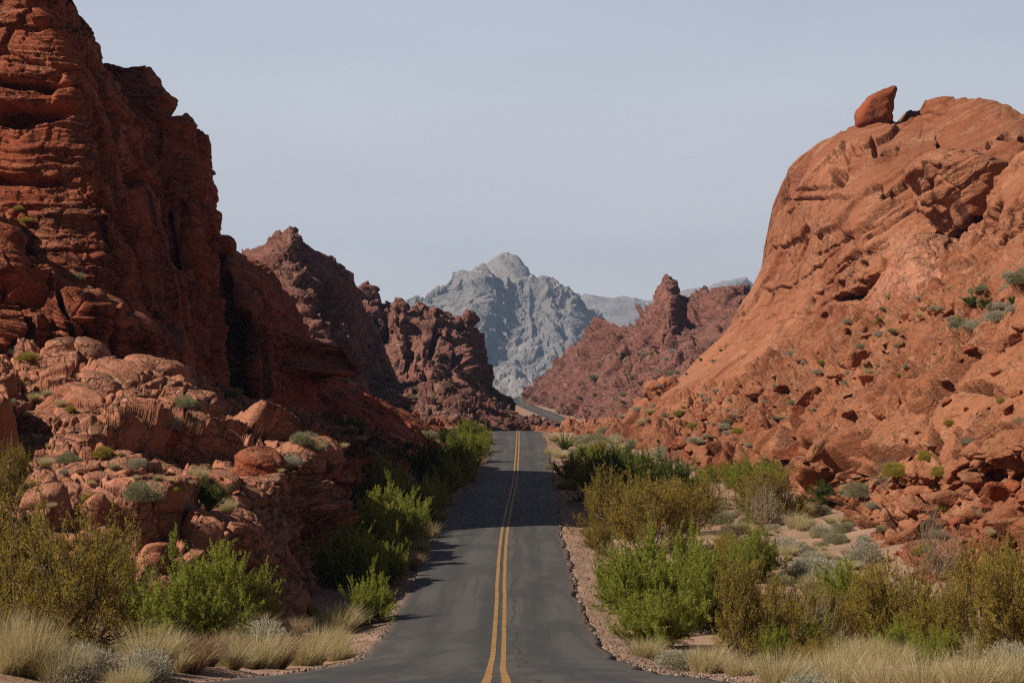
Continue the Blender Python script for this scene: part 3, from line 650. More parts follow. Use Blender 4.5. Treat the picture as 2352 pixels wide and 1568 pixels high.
horn = mass('rock_spire', [
    [(1478, 735, 704), (1494, 712, 702), (1504, 690, 701), (1508, 662, 701), (1522, 640, 701), (1534, 633, 701), (1546, 640, 701), (1557, 648, 702), (1552, 664, 703), (1570, 678, 704), (1592, 698, 706)],
    [(1476, 742, 688), (1494, 728, 684), (1508, 714, 682), (1518, 696, 681), (1527, 680, 681), (1537, 674, 681), (1546, 676, 682), (1554, 682, 684), (1560, 692, 686), (1574, 700, 690), (1594, 710, 698)],
    [(1474, 780, 670), (1494, 772, 666), (1510, 766, 664), (1520, 760, 663), (1530, 756, 663), (1540, 754, 663), (1550, 756, 664), (1560, 760, 666), (1570, 764, 670), (1580, 770, 676), (1598, 776, 684)]],
    dict(craggy, unit=1.3), M_mid, bulk=12, deep=20)
tag(horn, 'maroon beak-shaped rock spire standing on the skyline of the brown hillside', 'rock spire')

gsil = [(2060, 268, 262), (2084, 250, 258), (2110, 244, 256), (2135, 228, 253), (2188, 217, 250), (2260, 226, 246), (2320, 246, 242), (2380, 280, 238), (2480, 330, 234), (2760, 360, 226)]
gfoot = [(2060, 480, 246), (2084, 500, 240), (2110, 520, 236), (2150, 560, 230), (2190, 580, 222), (2260, 600, 214), (2320, 600, 206), (2380, 600, 200), (2480, 600, 195), (2760, 600, 190)]
r2 = mass('upper_sandstone_dome', fan(gsil, gfoot, 1.9, 6), dict(dome, fbm=[(16, 1.0, 3, 7), (4, .3, 4, 8)], strata=[(4.5, .5, .2, 74), (1.4, .2, .2, 75)]), M_dome, bulk=40,
    dents=[(2312, 318, 24, 11, 3, 4), (2350, 326, 16, 8, 2, 0), (2270, 330, 9, 16, .8, 0), (2130, 256, 40, 3, 1.2, -4)])
tag(r2, 'uppermost bare orange sandstone dome with one dark oval cave, on the skyline', 'rock dome')

dsil = [(1518, 895, 305), (1580, 845, 302), (1650, 772, 300), (1702, 700, 296), (1752, 618, 291), (1783, 535, 286), (1802, 470, 283), (1809, 420, 280), (1822, 372, 276), (1874, 326, 270), (1966, 284, 263), (2050, 277, 257), (2120, 276, 252), (2157, 285, 249)]
dfoot = [(1520, 925, 268), (1590, 912, 262), (1660, 895, 255), (1722, 862, 248), (1772, 838, 243), (1812, 815, 238), (1848, 795, 234), (1884, 770, 228), (1924, 745, 222), (1974, 722, 214), (2020, 700, 208), (2070, 680, 205), (2120, 640, 205), (2170, 600, 208)]
r1 = mass('great_sandstone_dome', fan(dsil, dfoot, 2.1, 7), dome, M_dome, bulk=50, wrap=[(6, 15), (-40, 30)], dens=.5,
    dents=[(1923, 401, 17, 20, 3.2, 0), (1975, 603, 8, 8, 1.6, 0), (1908, 651, 8, 11, 1.8, 20), (1849, 668, 8, 5, 1.4, -20), (1921, 688, 28, 14, 3.4, 5), (1877, 731, 10, 14, 1.8, 0),
           (1824, 443, 5, 20, 1.6, 6), (1954, 372, 6, 6, 1.3, 0), (2009, 351, 6, 7, 1.3, 20), (1917, 541, 14, 7, 1.6, -15), (1818, 575, 4, 36, 1.0, 24), (1915, 366, 9, 12, .7, 16), (1945, 352, 5, 20, 1.0, 4), (1972, 350, 12, 12, .8, 0), (2006, 335, 6, 19, 1.0, -4), (2040, 345, 20, 5, .8, -20), (1900, 446, 110, 4, 2.2, -8), (1990, 500, 140, 5, 3.0, -28), (1950, 590, 110, 4, 2.4, -34), (1850, 600, 60, 3, 1.6, -40), (1770, 655, 30, 3, 1.4, -10),
           (2072, 420, 60, 9, 2.4, -30), (2030, 500, 90, 7, 1.5, -28), (1960, 570, 80, 6, 1.1, -32), (1790, 740, 6, 40, 1.2, 10), (1830, 715, 5, 30, 1, 12), (1995, 275, 40, 3, 1.2, 0), (1870, 430, 60, 5, .8, -8), (1985, 690, 40, 60, 1.6, 20), (2190, 570, 60, 45, 2.5, 0)])
tag(r1, 'great smooth orange sandstone dome pitted with round holes, dominating the slope', 'rock dome')

tal = mass('talus_slope', [
    [(1230, 990, 330), (1400, 960, 310), (1480, 915, 292), (1560, 905, 268), (1650, 890, 258), (1740, 850, 246), (1850, 780, 232), (1950, 715, 218), (2040, 655, 204), (2180, 590, 190), (2352, 530, 176), (2480, 490, 168), (2760, 440, 160)],
    [(1230, 993, 322), (1400, 972, 292), (1490, 945, 270), (1570, 935, 248), (1660, 925, 232), (1760, 900, 216), (1870, 850, 202), (1980, 800, 190), (2080, 760, 178), (2210, 710, 166), (2360, 650, 154), (2480, 620, 146), (2760, 580, 138)],
    [(1232, 996, 318), (1400, 982, 285), (1490, 975, 252), (1590, 975, 226), (1680, 965, 208), (1780, 960, 190), (1890, 930, 176), (2000, 890, 164), (2110, 860, 152), (2230, 830, 142), (2360, 780, 132), (2480, 760, 125), (2760, 740, 117)],
    [(1234, 999, 314), (1400, 994, 278), (1490, 1005, 240), (1600, 1010, 206), (1700, 1005, 188), (1800, 1010, 170), (1910, 1010, 154), (2020, 1000, 140), (2130, 990, 130), (2250, 970, 121), (2370, 940, 112), (2480, 930, 106), (2760, 920, 98)],
    [(1236, 1002, 310), (1400, 1004, 272), (1500, 1040, 226), (1610, 1050, 192), (1720, 1055, 174), (1830, 1090, 153), (1930, 1120, 133), (2020, 1130, 120), (2150, 1140, 109), (2260, 1130, 102), (2380, 1120, 94), (2480, 1120, 89), (2760, 1120, 82)],
    [(1238, 1010, 308), (1402, 1020, 268), (1504, 1058, 222), (1616, 1075, 188), (1730, 1085, 170), (1842, 1130, 147), (1960, 1190, 122), (2010, 1240, 107), (2140, 1300, 93), (2270, 1310, 88), (2400, 1320, 82), (2480, 1330, 78), (2760, 1350, 70)],
    [(1240, 1040, 306), (1404, 1060, 266), (1506, 1090, 220), (1620, 1110, 186), (1734, 1130, 168), (1846, 1180, 145), (1950, 1260, 120), (2000, 1320, 105), (2130, 1390, 92), (2262, 1400, 87), (2400, 1410, 81), (2480, 1420, 77), (2760, 1440, 69)]],
    rubble, M_talus, dens=.5, back=False)
tag(tal, 'long orange talus slope of loose rubble and small shrubs under the great dome', 'talus slope')

oc = mass('ledge_outcrop', [
    [(1742, 1010, 173), (1800, 985, 167), (1880, 958, 155), (1980, 925, 149), (2080, 880, 143), (2180, 830, 138), (2270, 765, 134), (2370, 700, 129), (2500, 640, 123), (2760, 560, 115)],
    [(1738, 1030, 165), (1806, 1015, 158), (1890, 995, 145), (1990, 965, 138), (2090, 930, 131), (2190, 885, 125), (2280, 830, 120), (2380, 780, 114), (2500, 740, 109), (2760, 680, 101)],
    [(1750, 1052, 161), (1815, 1060, 152), (1900, 1050, 136), (2000, 1030, 127), (2100, 1005, 119), (2200, 965, 112), (2290, 920, 107), (2390, 880, 101), (2500, 850, 96), (2760, 820, 89)],
    [(1762, 1075, 160), (1835, 1098, 146), (1900, 1096, 133), (2010, 1095, 121), (2110, 1085, 112), (2210, 1060, 104), (2300, 1030, 97), (2390, 1000, 91), (2500, 990, 86), (2760, 970, 79)],
    [(1766, 1110, 163), (1840, 1140, 150), (1905, 1150, 137), (2015, 1150, 125), (2115, 1150, 116), (2215, 1130, 108), (2305, 1110, 101), (2395, 1090, 95), (2500, 1080, 90), (2760, 1060, 83)]],
    dict(rubble, strata=[(1.5, .55, .22, 52), (.5, .16, .3, 53)], blocks=[(6.5, 1.1, 1.3, .15, .9, .04, 2.0, 64), (1.9, .36, 1.6, .1, .6, .05, 2.4, 65), (.65, .13, 1.6, .1, .6, .08, 2.2, 66)]), M_talus, dens=.5, back=False,
    dents=[(2060, 1038, 60, 16, 4.5, -18), (1960, 1066, 46, 10, 3, -28), (2230, 892, 70, 9, 3.5, -15), (2120, 925, 40, 7, 2, -22), (2010, 1075, 34, 12, 3, 0), (2135, 1010, 12, 50, 2.2, 4), (1840, 1060, 6, 30, 1.2, -6), (1870, 1060, 5, 34, 1.2, -4), (1810, 1050, 5, 24, 1.2, -8), (2300, 960, 60, 7, 2, -20), (2280, 1060, 40, 8, 2.4, 10)])
tag(oc, 'tilted ledgy orange outcrop with deep shaded undercuts, low on the talus slope', 'rock outcrop')

r3 = mass('cross_bedded_knoll', [
    [(2005, 690, 215), (2020, 645, 213), (2050, 590, 212), (2080, 545, 211), (2110, 528, 210), (2150, 535, 209), (2190, 548, 208), (2230, 560, 207), (2270, 590, 206)],
    [(1995, 700, 208), (2025, 665, 202), (2055, 620, 199), (2085, 590, 197), (2115, 580, 196), (2150, 580, 195), (2190, 590, 195), (2230, 605, 196), (2270, 620, 198)],
    [(1990, 730, 206), (2020, 700, 198), (2055, 680, 193), (2085, 665, 190), (2115, 655, 188), (2150, 650, 187), (2190, 650, 186), (2230, 655, 188), (2270, 660, 192)]],
    dict(terrace, sdir=(-.8, 0, .6), blocks=[(5, .5, 1.0, .5, .3, .05, 1.6, 47), (1.6, .12, 1, .4, .5, .08, 1.8, 48)]), M_terr, bulk=10, deep=-10)
tag(r3, 'pale cross-bedded sandstone knoll at the foot of the great dome', 'rock knoll')
r4 = mass('shattered_knoll', [
    [(2170, 640, 194), (2200, 590, 192), (2240, 555, 191), (2290, 525, 190), (2340, 512, 188), (2400, 500, 186), (2480, 490, 184), (2760, 480, 178)],
    [(2165, 660, 182), (2200, 625, 177), (2245, 600, 174), (2295, 580, 171), (2345, 570, 169), (2400, 560, 167), (2480, 550, 165), (2760, 540, 160)],
    [(2160, 700, 176), (2200, 690, 170), (2245, 680, 166), (2295, 670, 163), (2345, 660, 160), (2400, 650, 158), (2480, 640, 155), (2760, 630, 150)]],
    dict(rubble, blocks=[(4.5, .8, 1.3, .5, .4, .06, 1.5, 67), (1.5, .25, 1.3, .5, .5, .08, 1.6, 68)]), M_talus, bulk=14, deep=-10,
    dents=[(2272, 598, 28, 9, 2.2, -35), (2330, 560, 30, 8, 1.3, -10)])
tag(r4, 'shattered orange knoll with a slanting black crevice, beside the pale knoll', 'rock knoll')
r5 = mass('leaning_buttress', [
    [(2240, 520, 198), (2262, 470, 197), (2284, 425, 196), (2310, 390, 195), (2345, 365, 194), (2400, 345, 192), (2500, 340, 190), (2760, 350, 184)],
    [(2245, 540, 190), (2275, 500, 186), (2300, 465, 183), (2330, 440, 181), (2365, 420, 179), (2420, 410, 177), (2500, 405, 175), (2760, 400, 170)],
    [(2250, 580, 188), (2280, 570, 183), (2310, 560, 179), (2340, 550, 176), (2375, 540, 174), (2420, 535, 172), (2500, 530, 170), (2760, 530, 166)]],
    dict(terrace, sdir=(-.8, 0, .5), blocks=[(5, .8, 1.2, .5, .4, .05, 1.6, 49), (1.6, .2, 1, .4, .5, .08, 1.8, 50)]), M_dome, bulk=14, deep=-10,
    dents=[(2290, 500, 12, 40, 2.2, 25), (2340, 480, 10, 30, 1.4, 30)])
tag(r5, 'leaning orange buttress with curved beds at the edge of the view, above the shattered knoll', 'rock buttress')

# far mountains
ms = [(840, 722), (885, 700), (920, 688), (950, 678), (978, 668), (1002, 656), (1026, 644), (1050, 632), (1080, 634), (1105, 634), (1130, 644), (1160, 654), (1190, 656), (1225, 650), (1252, 648), (1275, 656), (1300, 670), (1318, 672), (1350, 694), (1376, 716), (1402, 738), (1428, 758), (1466, 796), (1520, 850), (1600, 900)]
D0 = 5200
rows_ = []
for k, (f, dd) in enumerate(((0, 0), (.25, 120), (.5, 330), (.75, 650), (1.0, 1150))):
    rows_.append([(x, y+(960-y)*f+(12*math.sin(x*.045+1.)*math.sin(math.pi*f)), D0-dd-60*math.sin(x*.03)*math.sin(math.pi*min(1, f*1.3))) for x, y in ms])
far = mass('mountain', rows_, dict(unit=40, warp=1.2, warpsize=5, fade=.12, patchy=0, ridgestretch=(1.2, .8, .36), fbm=[(9, .8, 3, 25), (1.2, .12, 5, 24)], ridge=[(6, 1.3, 7, 26), (2.0, .55, 7, 27)], strata=[(1.3, .10, .3, 28)],
            blocks=[(3.5, .16, 1.9, .0, .3, .06, .45, 29), (1.5, .14, 2.0, .0, .3, .08, .5, 30), (.5, .10, 2.0, 0, .3, .1, .6, 31)]), M_far, bulk=1400, deep=-60, dens=.8)
tag(far, 'grey-blue limestone mountain with gullied faces, filling the notch at the end of the road', 'mountain', kind='structure')
k0 = [(1080, 648), (1104, 628), (1122, 611), (1140, 597), (1155, 591), (1180, 593), (1200, 605), (1218, 626), (1240, 646), (1280, 675)]
kn = mass('mountain_peak', [[(x, y+(700-y)*f, 6000-500*f) for x, y in k0] for f in (0, .35, .7, 1)], dict(unit=40, warp=1, warpsize=5, fade=.12, fbm=[(5, .3, 4, 25)], ridge=[(3, .3, 5, 36)], blocks=[(3, .4, 2.0, 0, .3, .08, .7, 30), (1.1, .16, 2, 0, .3, .1, .7, 31)]), M_far, bulk=700, deep=-60)
tag(kn, 'hazy rounded summit peeping over the grey mountain', 'mountain', kind='structure')
h0 = [(1290, 730), (1330, 700), (1352, 690), (1380, 684), (1420, 681), (1460, 681), (1500, 690), (1545, 686), (1580, 668), (1620, 655), (1650, 648), (1680, 649), (1712, 656), (1760, 668), (1850, 700), (2000, 720)]
hl = mass('hills', [[(x, y+(940-y)*f, 9500-2200*f) for x, y in h0] for f in (0, .2, .45, 1)], dict(unit=60, warp=1, warpsize=5, fbm=[(6, .6, 4, 25)], ridge=[(5, 1.0, 5, 46)], strata=[(1.5, .5, .3, 28)]), M_far, bulk=900, deep=-60)
tag(hl, 'pale distant desert hills fading into haze', 'hills', kind='structure')

# ---------------------------------------------------------------- single boulders with a shape of their own
def outline_rock(name, pts, d, depth, S, mat, nrow=34, ang=72, tilt=0.0, yaw=0.0):
    """a closed rock whose profile seen from the road follows pts; its thickness swells from the rim to the middle"""
    pts = np.array(pts, float); c = pts.mean(0)
    th = np.linspace(0, 2*np.pi, ang+1)[:-1]
    a = np.arctan2(pts[:, 1]-c[1], pts[:, 0]-c[0]); r = np.hypot(pts[:, 0]-c[0], pts[:, 1]-c[1])
    o = np.argsort(a); a = a[o]; r = r[o]
    a = np.concatenate([a-2*np.pi, a, a+2*np.pi]); r = np.concatenate([r, r, r])
    rr = np.interp((th+np.pi) % (2*np.pi)-np.pi, a, r)
    rr = (np.roll(rr, 1)+4*rr+np.roll(rr, -1))/6
    ph = np.linspace(-np.pi/2, np.pi/2, nrow)
    k = np.sign(np.cos(ph))*np.abs(np.cos(ph))**.55; q = np.sin(ph)
    X = c[0]+k[:, None]*rr*np.cos(th); Y = c[1]+k[:, None]*rr*np.sin(th)
    D = d+depth*.5*np.sign(q)[:, None]*np.abs(q[:, None])**.8*np.ones_like(X)
    W = np.stack([(X-CX)/F*d+yaw*(D-d), D, (HY-Y)/F*d+tilt*(D-d)], -1)
    W = np.concatenate([W, W[:, :1]], 1)
    N = gnormals(W); cen = W.mean((0, 1)); out = W-cen
    if (N*out).sum() < 0: N = -N
    out /= np.linalg.norm(out, axis=-1, keepdims=True)+1e-9
    N[:2] = out[:2]; N[-2:] = out[-2:]; N[:, 0] = N[:, -1] = (N[:, 0]+N[:, -1])/2
    V = W.reshape(-1, 3).astype(f32); NN = N.reshape(-1, 3).astype(f32)
    dd = rockdisp(V, NN, S).reshape(W.shape[:2]); dd[0] = dd[0].mean(); dd[-1] = dd[-1].mean(); dd[:, -1] = dd[:, 0]
    V = V+NN*dd.reshape(-1, 1)
    cen = V.mean(0); cen[2] = V[:, 2].min()
    ALLP.append((V, NN, name))
    ob = link(name, grid_mesh(name, (V-cen).reshape(W.shape), mat)); ob.location = [float(q) for q in cen]
    return ob
bl = dict(unit=.5, warp=.8, warpsize=5, sdir=STR_R, fbm=[(6, .5, 3, 3), (1.5, .14, 4, 4)], strata=[(1.6, .30, .25, 31), (.5, .12, .3, 32)], blocks=[(4, .3, 1, .3, .35, .05, 2.0, 41)])
blL = dict(bl, sdir=(.2, 0, 1))
M_boul = rock_mat('boulder_sandstone', **dict(RED, a=(.36, .10, .045), b=(.31, .085, .04)), u=.7, sdir=STR_R, dust=.2, streak=.5, band=.3)
def orock(name, label, cat, pts, d, depth, S=bl, mat=None, **k):
    o = outline_rock(name, pts, d, depth, S, mat or M_dome, nrow=k.pop('nrow', 40), ang=k.pop('ang', 90), **k)
    return tag(o, label, cat)
orock('balanced_rock', 'dark pointed boulder balanced on the crest of the great orange dome', 'boulder',
      [(1966, 292), (1962, 262), (1976, 244), (1985, 232), (2002, 218), (2018, 211), (2036, 204), (2057, 197), (2056, 212), (2049, 232), (2045, 262), (2048, 282), (2020, 292), (1990, 296)], 256, 4.5, dict(bl, unit=.35), M_boul)
orock('mushroom_rock', 'overhanging rounded boulder with two small holes, bulging from the flank of the great dome', 'boulder',
      [(2092, 392), (2094, 378), (2110, 365), (2135, 356), (2180, 354), (2225, 358), (2262, 372), (2295, 388), (2303, 402), (2285, 430), (2262, 470), (2230, 520), (2190, 540), (2160, 500), (2125, 440), (2105, 410)], 203, 18, dict(bl, unit=1.3), M_dome, nrow=90, ang=200)
orock('slab_boulder', 'flat-topped orange boulder alone at the foot of the great dome', 'boulder', [(1474, 888), (1482, 877), (1510, 875), (1560, 878), (1582, 886), (1585, 900), (1560, 912), (1520, 922), (1490, 918), (1478, 905)], 283, 5, dict(bl, unit=.6), M_dome)
orock('perched_boulder', 'small rounded boulder perched between the cliffs and the dark shoulder, against the sky', 'boulder', [(488, 560), (492, 544), (510, 541), (528, 545), (540, 560), (541, 575), (530, 590), (500, 596), (486, 585)], 182, 3.5, dict(blL, unit=.35), M_left)
tb = dict(blL, unit=.5, blocks=[(5, .35, .8, .3, .3, .05, 2, 41)])
for nm, lb, pts, d, dp in [
    ('standing_boulder', 'upright rounded boulder with a beaked top, standing above the tawny block on the pink terrace', [(186, 800), (178, 782), (185, 773), (205, 776), (228, 790), (245, 812), (248, 840), (238, 872), (200, 878), (172, 872), (168, 850), (184, 830)], 100, 2.6),
    ('tawny_block', 'largest tawny boulder on the pink terrace, lying on its side below the beaked boulder', [(158, 890), (175, 870), (190, 848), (240, 850), (270, 862), (300, 890), (340, 930), (352, 960), (335, 985), (290, 975), (240, 968), (200, 960), (168, 930)], 96, 3.4),
    ('whorled_boulder', 'cracked boulder with whorled beds, in the row of rounded rocks under the cliffs', [(272, 838), (290, 818), (330, 812), (370, 818), (410, 830), (432, 852), (440, 880), (420, 920), (395, 925), (365, 905), (320, 890), (285, 872)], 104, 3.2),
    ('humped_boulder', 'low humped boulder next to the beaked boulder on the terrace', [(90, 838), (100, 800), (130, 785), (165, 782), (175, 800), (172, 830), (150, 852), (110, 858)], 101, 2.4),
    ('split_rock', 'rust-coloured rock split by two cracks, under the pale round sagebrush on the terrace', [(326, 1010), (340, 995), (370, 985), (400, 990), (412, 1005), (405, 1025), (370, 1034), (340, 1030)], 90, 1.4),
    ('stacked_rock', 'small blocky rock standing beside the split rust-coloured rock', [(402, 985), (410, 976), (425, 975), (438, 990), (456, 1000), (455, 1022), (430, 1032), (408, 1022)], 90.5, 1.2),
    ('block_boulder', 'square-edged block with a dark shaded side, jutting above the roadside mesquite', [(745, 1062), (752, 1050), (790, 1044), (820, 1058), (828, 1078), (826, 1112), (800, 1120), (765, 1112), (748, 1095)], 132, 4),
    ('dark_block', 'tall dark red block on the outer edge of the terrace, above the shaded bank', [(540, 1075), (545, 1040), (580, 1030), (620, 1035), (650, 1070), (655, 1110), (640, 1140), (600, 1150), (556, 1130)], 88, 4),
    ('pale_block', 'long pale pink slab with a deep vertical crack, above the feathery green mesquite', [(345, 1225), (400, 1190), (470, 1172), (530, 1185), (565, 1215), (575, 1270), (560, 1300), (500, 1290), (450, 1270), (400, 1260), (360, 1245)], 74, 4),
    ('orange_stone', 'small bright orange stone glowing among the olive creosote twigs', [(196, 1240), (192, 1215), (205, 1204), (225, 1210), (232, 1228), (222, 1250), (205, 1258)], 66, .7)]:
    orock(nm, lb, 'boulder', pts, d, dp, tb, M_left if nm in ('dark_block', 'block_boulder', 'split_rock', 'stacked_rock') else M_terr)
# ---------------------------------------------------------------- plants
M_green = leaf_mat('mesquite_leaf', (.21, .25, .032), (.40, .41, .07), .5)
M_dgreen = leaf_mat('dark_leaf', (.075, .11, .022), (.14, .18, .035), .3)
M_olive = leaf_mat('creosote_leaf', (.26, .20, .034), (.45, .33, .06), .45)
M_straw = leaf_mat('dry_grass', (.42, .345, .17), (.60, .51, .30), .3)
M_rust = leaf_mat('rusty_grass', (.38, .25, .14), (.50, .36, .22), .3)
M_sage = leaf_mat('sage_leaf', (.36, .34, .25), (.52, .48, .37), .3)
M_gsage = leaf_mat('grey_green_leaf', (.25, .25, .14), (.36, .34, .21), .3)
M_yell = leaf_mat('rabbitbrush', (.34, .27, .045), (.46, .38, .08), .35)
M_bark = simple('bark', (.10, .075, .06), .9, .4, 8)
M_bark2 = simple('pale_bark', (.27, .22, .17), .9, .3, 8)

def unit(v): return v/(np.linalg.norm(v, axis=-1, keepdims=True)+1e-9)

def tubes(paths, sides=4):
    """paths: list of (points, radii) -> verts, quads"""
    V = []; Q = []; n = 0
    for P, R in paths:
        T = unit(np.gradient(P, axis=0)); a = unit(np.cross(T, np.array([.3, .5, .81]))); b = np.cross(T, a)
        th = np.arange(sides)*2*np.pi/sides
        ring = P[:, None]+R[:, None, None]*(np.cos(th)[None, :, None]*a[:, None]+np.sin(th)[None, :, None]*b[:, None])
        K = len(P); V.append(ring.reshape(-1, 3)); i = np.arange(K*sides).reshape(K, sides)
        j = np.roll(i, -1, 1)
        Q.append(np.stack([i[:-1], j[:-1], j[1:], i[1:]], -1).reshape(-1, 4)+n); n += K*sides
    return np.concatenate(V), np.concatenate(Q)

def branch(rng, p, d, L, nseg, wob, up):
    P = [p]; st = L/nseg
    for k in range(nseg):
        d = unit(d+rng.normal(0, wob, 3)+np.array([0, 0, up])); P.append(P[-1]+d*st)
    return np.array(P)

def make_bush(seed, H=1.0, W=1.3, n0=9, n1=7, n2=6, leaves=16000, ll=.035, lw=.012, lean=(0, 0), plume=.25, spread=.8, wob=.16, stemr=.014, twigr=.0035, bare=.25, tips=.12, jit=.035, follow=.75, rise=.9):
    """stems fan out of the root, fork twice, and carry leaf sprays on the outer twigs. Unit height about 1"""
    rng = np.random.default_rng(seed); stems = []; twigs = []
    for a in range(n0):
        th = 2*np.pi*(a+rng.uniform(-.4, .4))/n0; el = rng.uniform(.15, 1.)**.8*spread
        d = unit(np.array([math.cos(th)*el*W+lean[0], math.sin(th)*el*W+lean[1], rise-.25*el]))
        L = rng.uniform(.65, 1.0)*.8
        P = branch(rng, np.array([math.cos(th)*.03, math.sin(th)*.03, -.03]), d, L, 8, wob, .02)
        stems.append((P, np.linspace(stemr, stemr*.35, len(P))*rng.uniform(.6, 1.2)))
        for b in range(n1):
            t = rng.uniform(bare, 1.0); i = int(t*(len(P)-1)); base = P[i]; dd = unit(P[min(i+1, len(P)-1)]-P[max(i-1, 0)])
            d1 = unit(dd+rng.normal(0, .55, 3)+np.array([0, 0, .15]))
            P1 = branch(rng, base, d1, rng.uniform(.22, .45), 5, wob, .05)
            stems.append((P1, np.linspace(stemr*.4, twigr, len(P1))))
            for c in range(n2):
                i = rng.integers(1, len(P1)); dd = unit(P1[i]-P1[i-1])
                P2 = branch(rng, P1[i], unit(dd+rng.normal(0, .6, 3)+np.array([0, 0, .25])), rng.uniform(.5, 1.2)*plume, 4, .12, .06)
                twigs.append(P2)
    tw = np.stack(twigs)                        # T,5,3
    zmax = max(np.percentile(tw[..., 2], 99), .1); 
    T = len(tw); tid = rng.integers(0, T, leaves)
    u = rng.uniform(0, 3.999, leaves); i = u.astype(int); f = (u-i)[:, None]
    P = tw[tid, i]*(1-f)+tw[tid, i+1]*f; dr = unit(tw[tid, i+1]-tw[tid, i])
    jt = rng.normal(0, jit, (leaves, 3))*(1.15-u/4)[:, None]; P = P+jt
    ax = unit(dr*follow+rng.normal(0, .55, (leaves, 3))); sd = unit(np.cross(ax, rng.normal(0, 1, (leaves, 3))))
    l = ll*rng.uniform(.6, 1.4, (leaves, 1)); w = lw*rng.uniform(.7, 1.3, (leaves, 1))
    V = np.stack([P-sd*w*.5, P+sd*w*.5, P+ax*l], 1).reshape(-1, 3)
    tt = rng.uniform(0, 1, T)[tid]*.6+.4*rng.uniform(0, 1, leaves)
    g = ((u > 3.0) & (rng.uniform(0, 1, leaves) < tips*3) | (rng.uniform(0, 1, leaves) < tips*.3)).astype(float)
    cols = np.repeat(np.stack([tt, g, g*0], 1), 3, 0)
    SV, SQ = tubes(stems+[(t_, np.linspace(twigr, twigr*.5, 5)) for t_ in twigs[::2]], 3)
    s = H/zmax
    return V*s, np.arange(len(V)).reshape(-1, 3), cols, SV*s, SQ

def make_tuft(seed, n=700, H=1.0, R=.10, lean=.55, wid=.012, curl=.35, wind=(.12, 0), heads=.25):
    rng = np.random.default_rng(seed); th = rng.uniform(0, 2*np.pi, n); r = np.sqrt(rng.uniform(0, 1, n))
    base = np.stack([np.cos(th)*r*R, np.sin(th)*r*R, -.03+0*r], 1)
    h = H*np.where(rng.uniform(0, 1, n) < .55, rng.uniform(.3, .72, n), rng.uniform(.6, 1.1, n))*(1-.3*r**2); out = np.stack([np.cos(th), np.sin(th), 0*r], 1)*(lean*r*rng.uniform(.6, 1.3, n))[:, None]
    out += rng.normal(0, .24, (n, 3))*[1, 1, 0]+np.array([wind[0], wind[1], 0])
    t = np.array([0, .4, .75, 1.0])
    P = base[:, None]+h[:, None, None]*(out[:, None]*(t**(1+curl))[None, :, None]+np.array([0, 0, 1])*(t-.12*t**3)[None, :, None])
    sd = unit(np.cross(out+[0, 0, 1], rng.normal(0, 1, (n, 3))))*wid
    w = np.array([.7, .8, .55, .12])
    a = P-sd[:, None]*w[None, :, None]*.5; b = P+sd[:, None]*w[None, :, None]*.5
    V = np.stack([a, b], 2).reshape(-1, 3); k = np.arange(n)[:, None]*8+np.arange(3)[None]*2
    Q = np.stack([k, k+1, k+3, k+2], -1).reshape(-1, 4)
    tt = np.repeat(rng.uniform(0, 1, n), 8); g = (np.tile([0, 0, 0, 0, .0, .0, 1., 1.], n))*np.repeat((rng.uniform(0, 1, n) < heads), 8)
    return V, Q, np.stack([tt, g*.5, 0*g], 1)

def make_mound(seed, n=9000, W=.75, ll=.07, lw=.022, fuzz=.12, up=.35):
    """low rounded cushion of fine twiglets; height 1"""
    rng = np.random.default_rng(seed)
    nc = 26; c = unit(rng.normal(0, 1, (nc, 3))*[1, 1, .7]); c[:, 2] = np.abs(c[:, 2]); c *= rng.uniform(.45, .85, (nc, 1)); c *= [W, W, .8]
    cr = rng.uniform(.22, .42, nc)
    i = rng.integers(0, nc, n); d = unit(rng.normal(0, 1, (n, 3))+[0, 0, up])
    P = c[i]+d*(cr[i]*rng.uniform(.45, 1.0, n)**.5)[:, None]+rng.normal(0, fuzz*.3, (n, 3)); P[:, 2] = np.abs(P[:, 2])*.93
    ax = unit(unit(P+[0, 0, .2])*1.1+rng.normal(0, .5, (n, 3))+[0, 0, up]); sd = unit(np.cross(ax, rng.normal(0, 1, (n, 3))))
    l = ll*rng.uniform(.5, 1.6, (n, 1)); w = lw*rng.uniform(.6, 1.3, (n, 1))
    V = np.stack([P-sd*w*.5, P+sd*w*.5, P+ax*l], 1).reshape(-1, 3)
    tt = rng.uniform(0, 1, nc)[i]*.5+.5*rng.uniform(0, 1, n); g = (rng.uniform(0, 1, n) < .12)*.6
    paths = []
    for k in range(26):
        e = P[rng.integers(0, n)]; q = np.stack([np.array([0, 0, -.05]), e*.35+rng.normal(0, .03, 3), e*.7+rng.normal(0, .03, 3), e]); paths.append((q, np.array([.018, .012, .008, .004])))
    SV, SQ = tubes(paths, 3)
    return V, np.arange(len(V)).reshape(-1, 3), np.repeat(np.stack([tt, g, 0*g], 1), 3, 0), SV, SQ

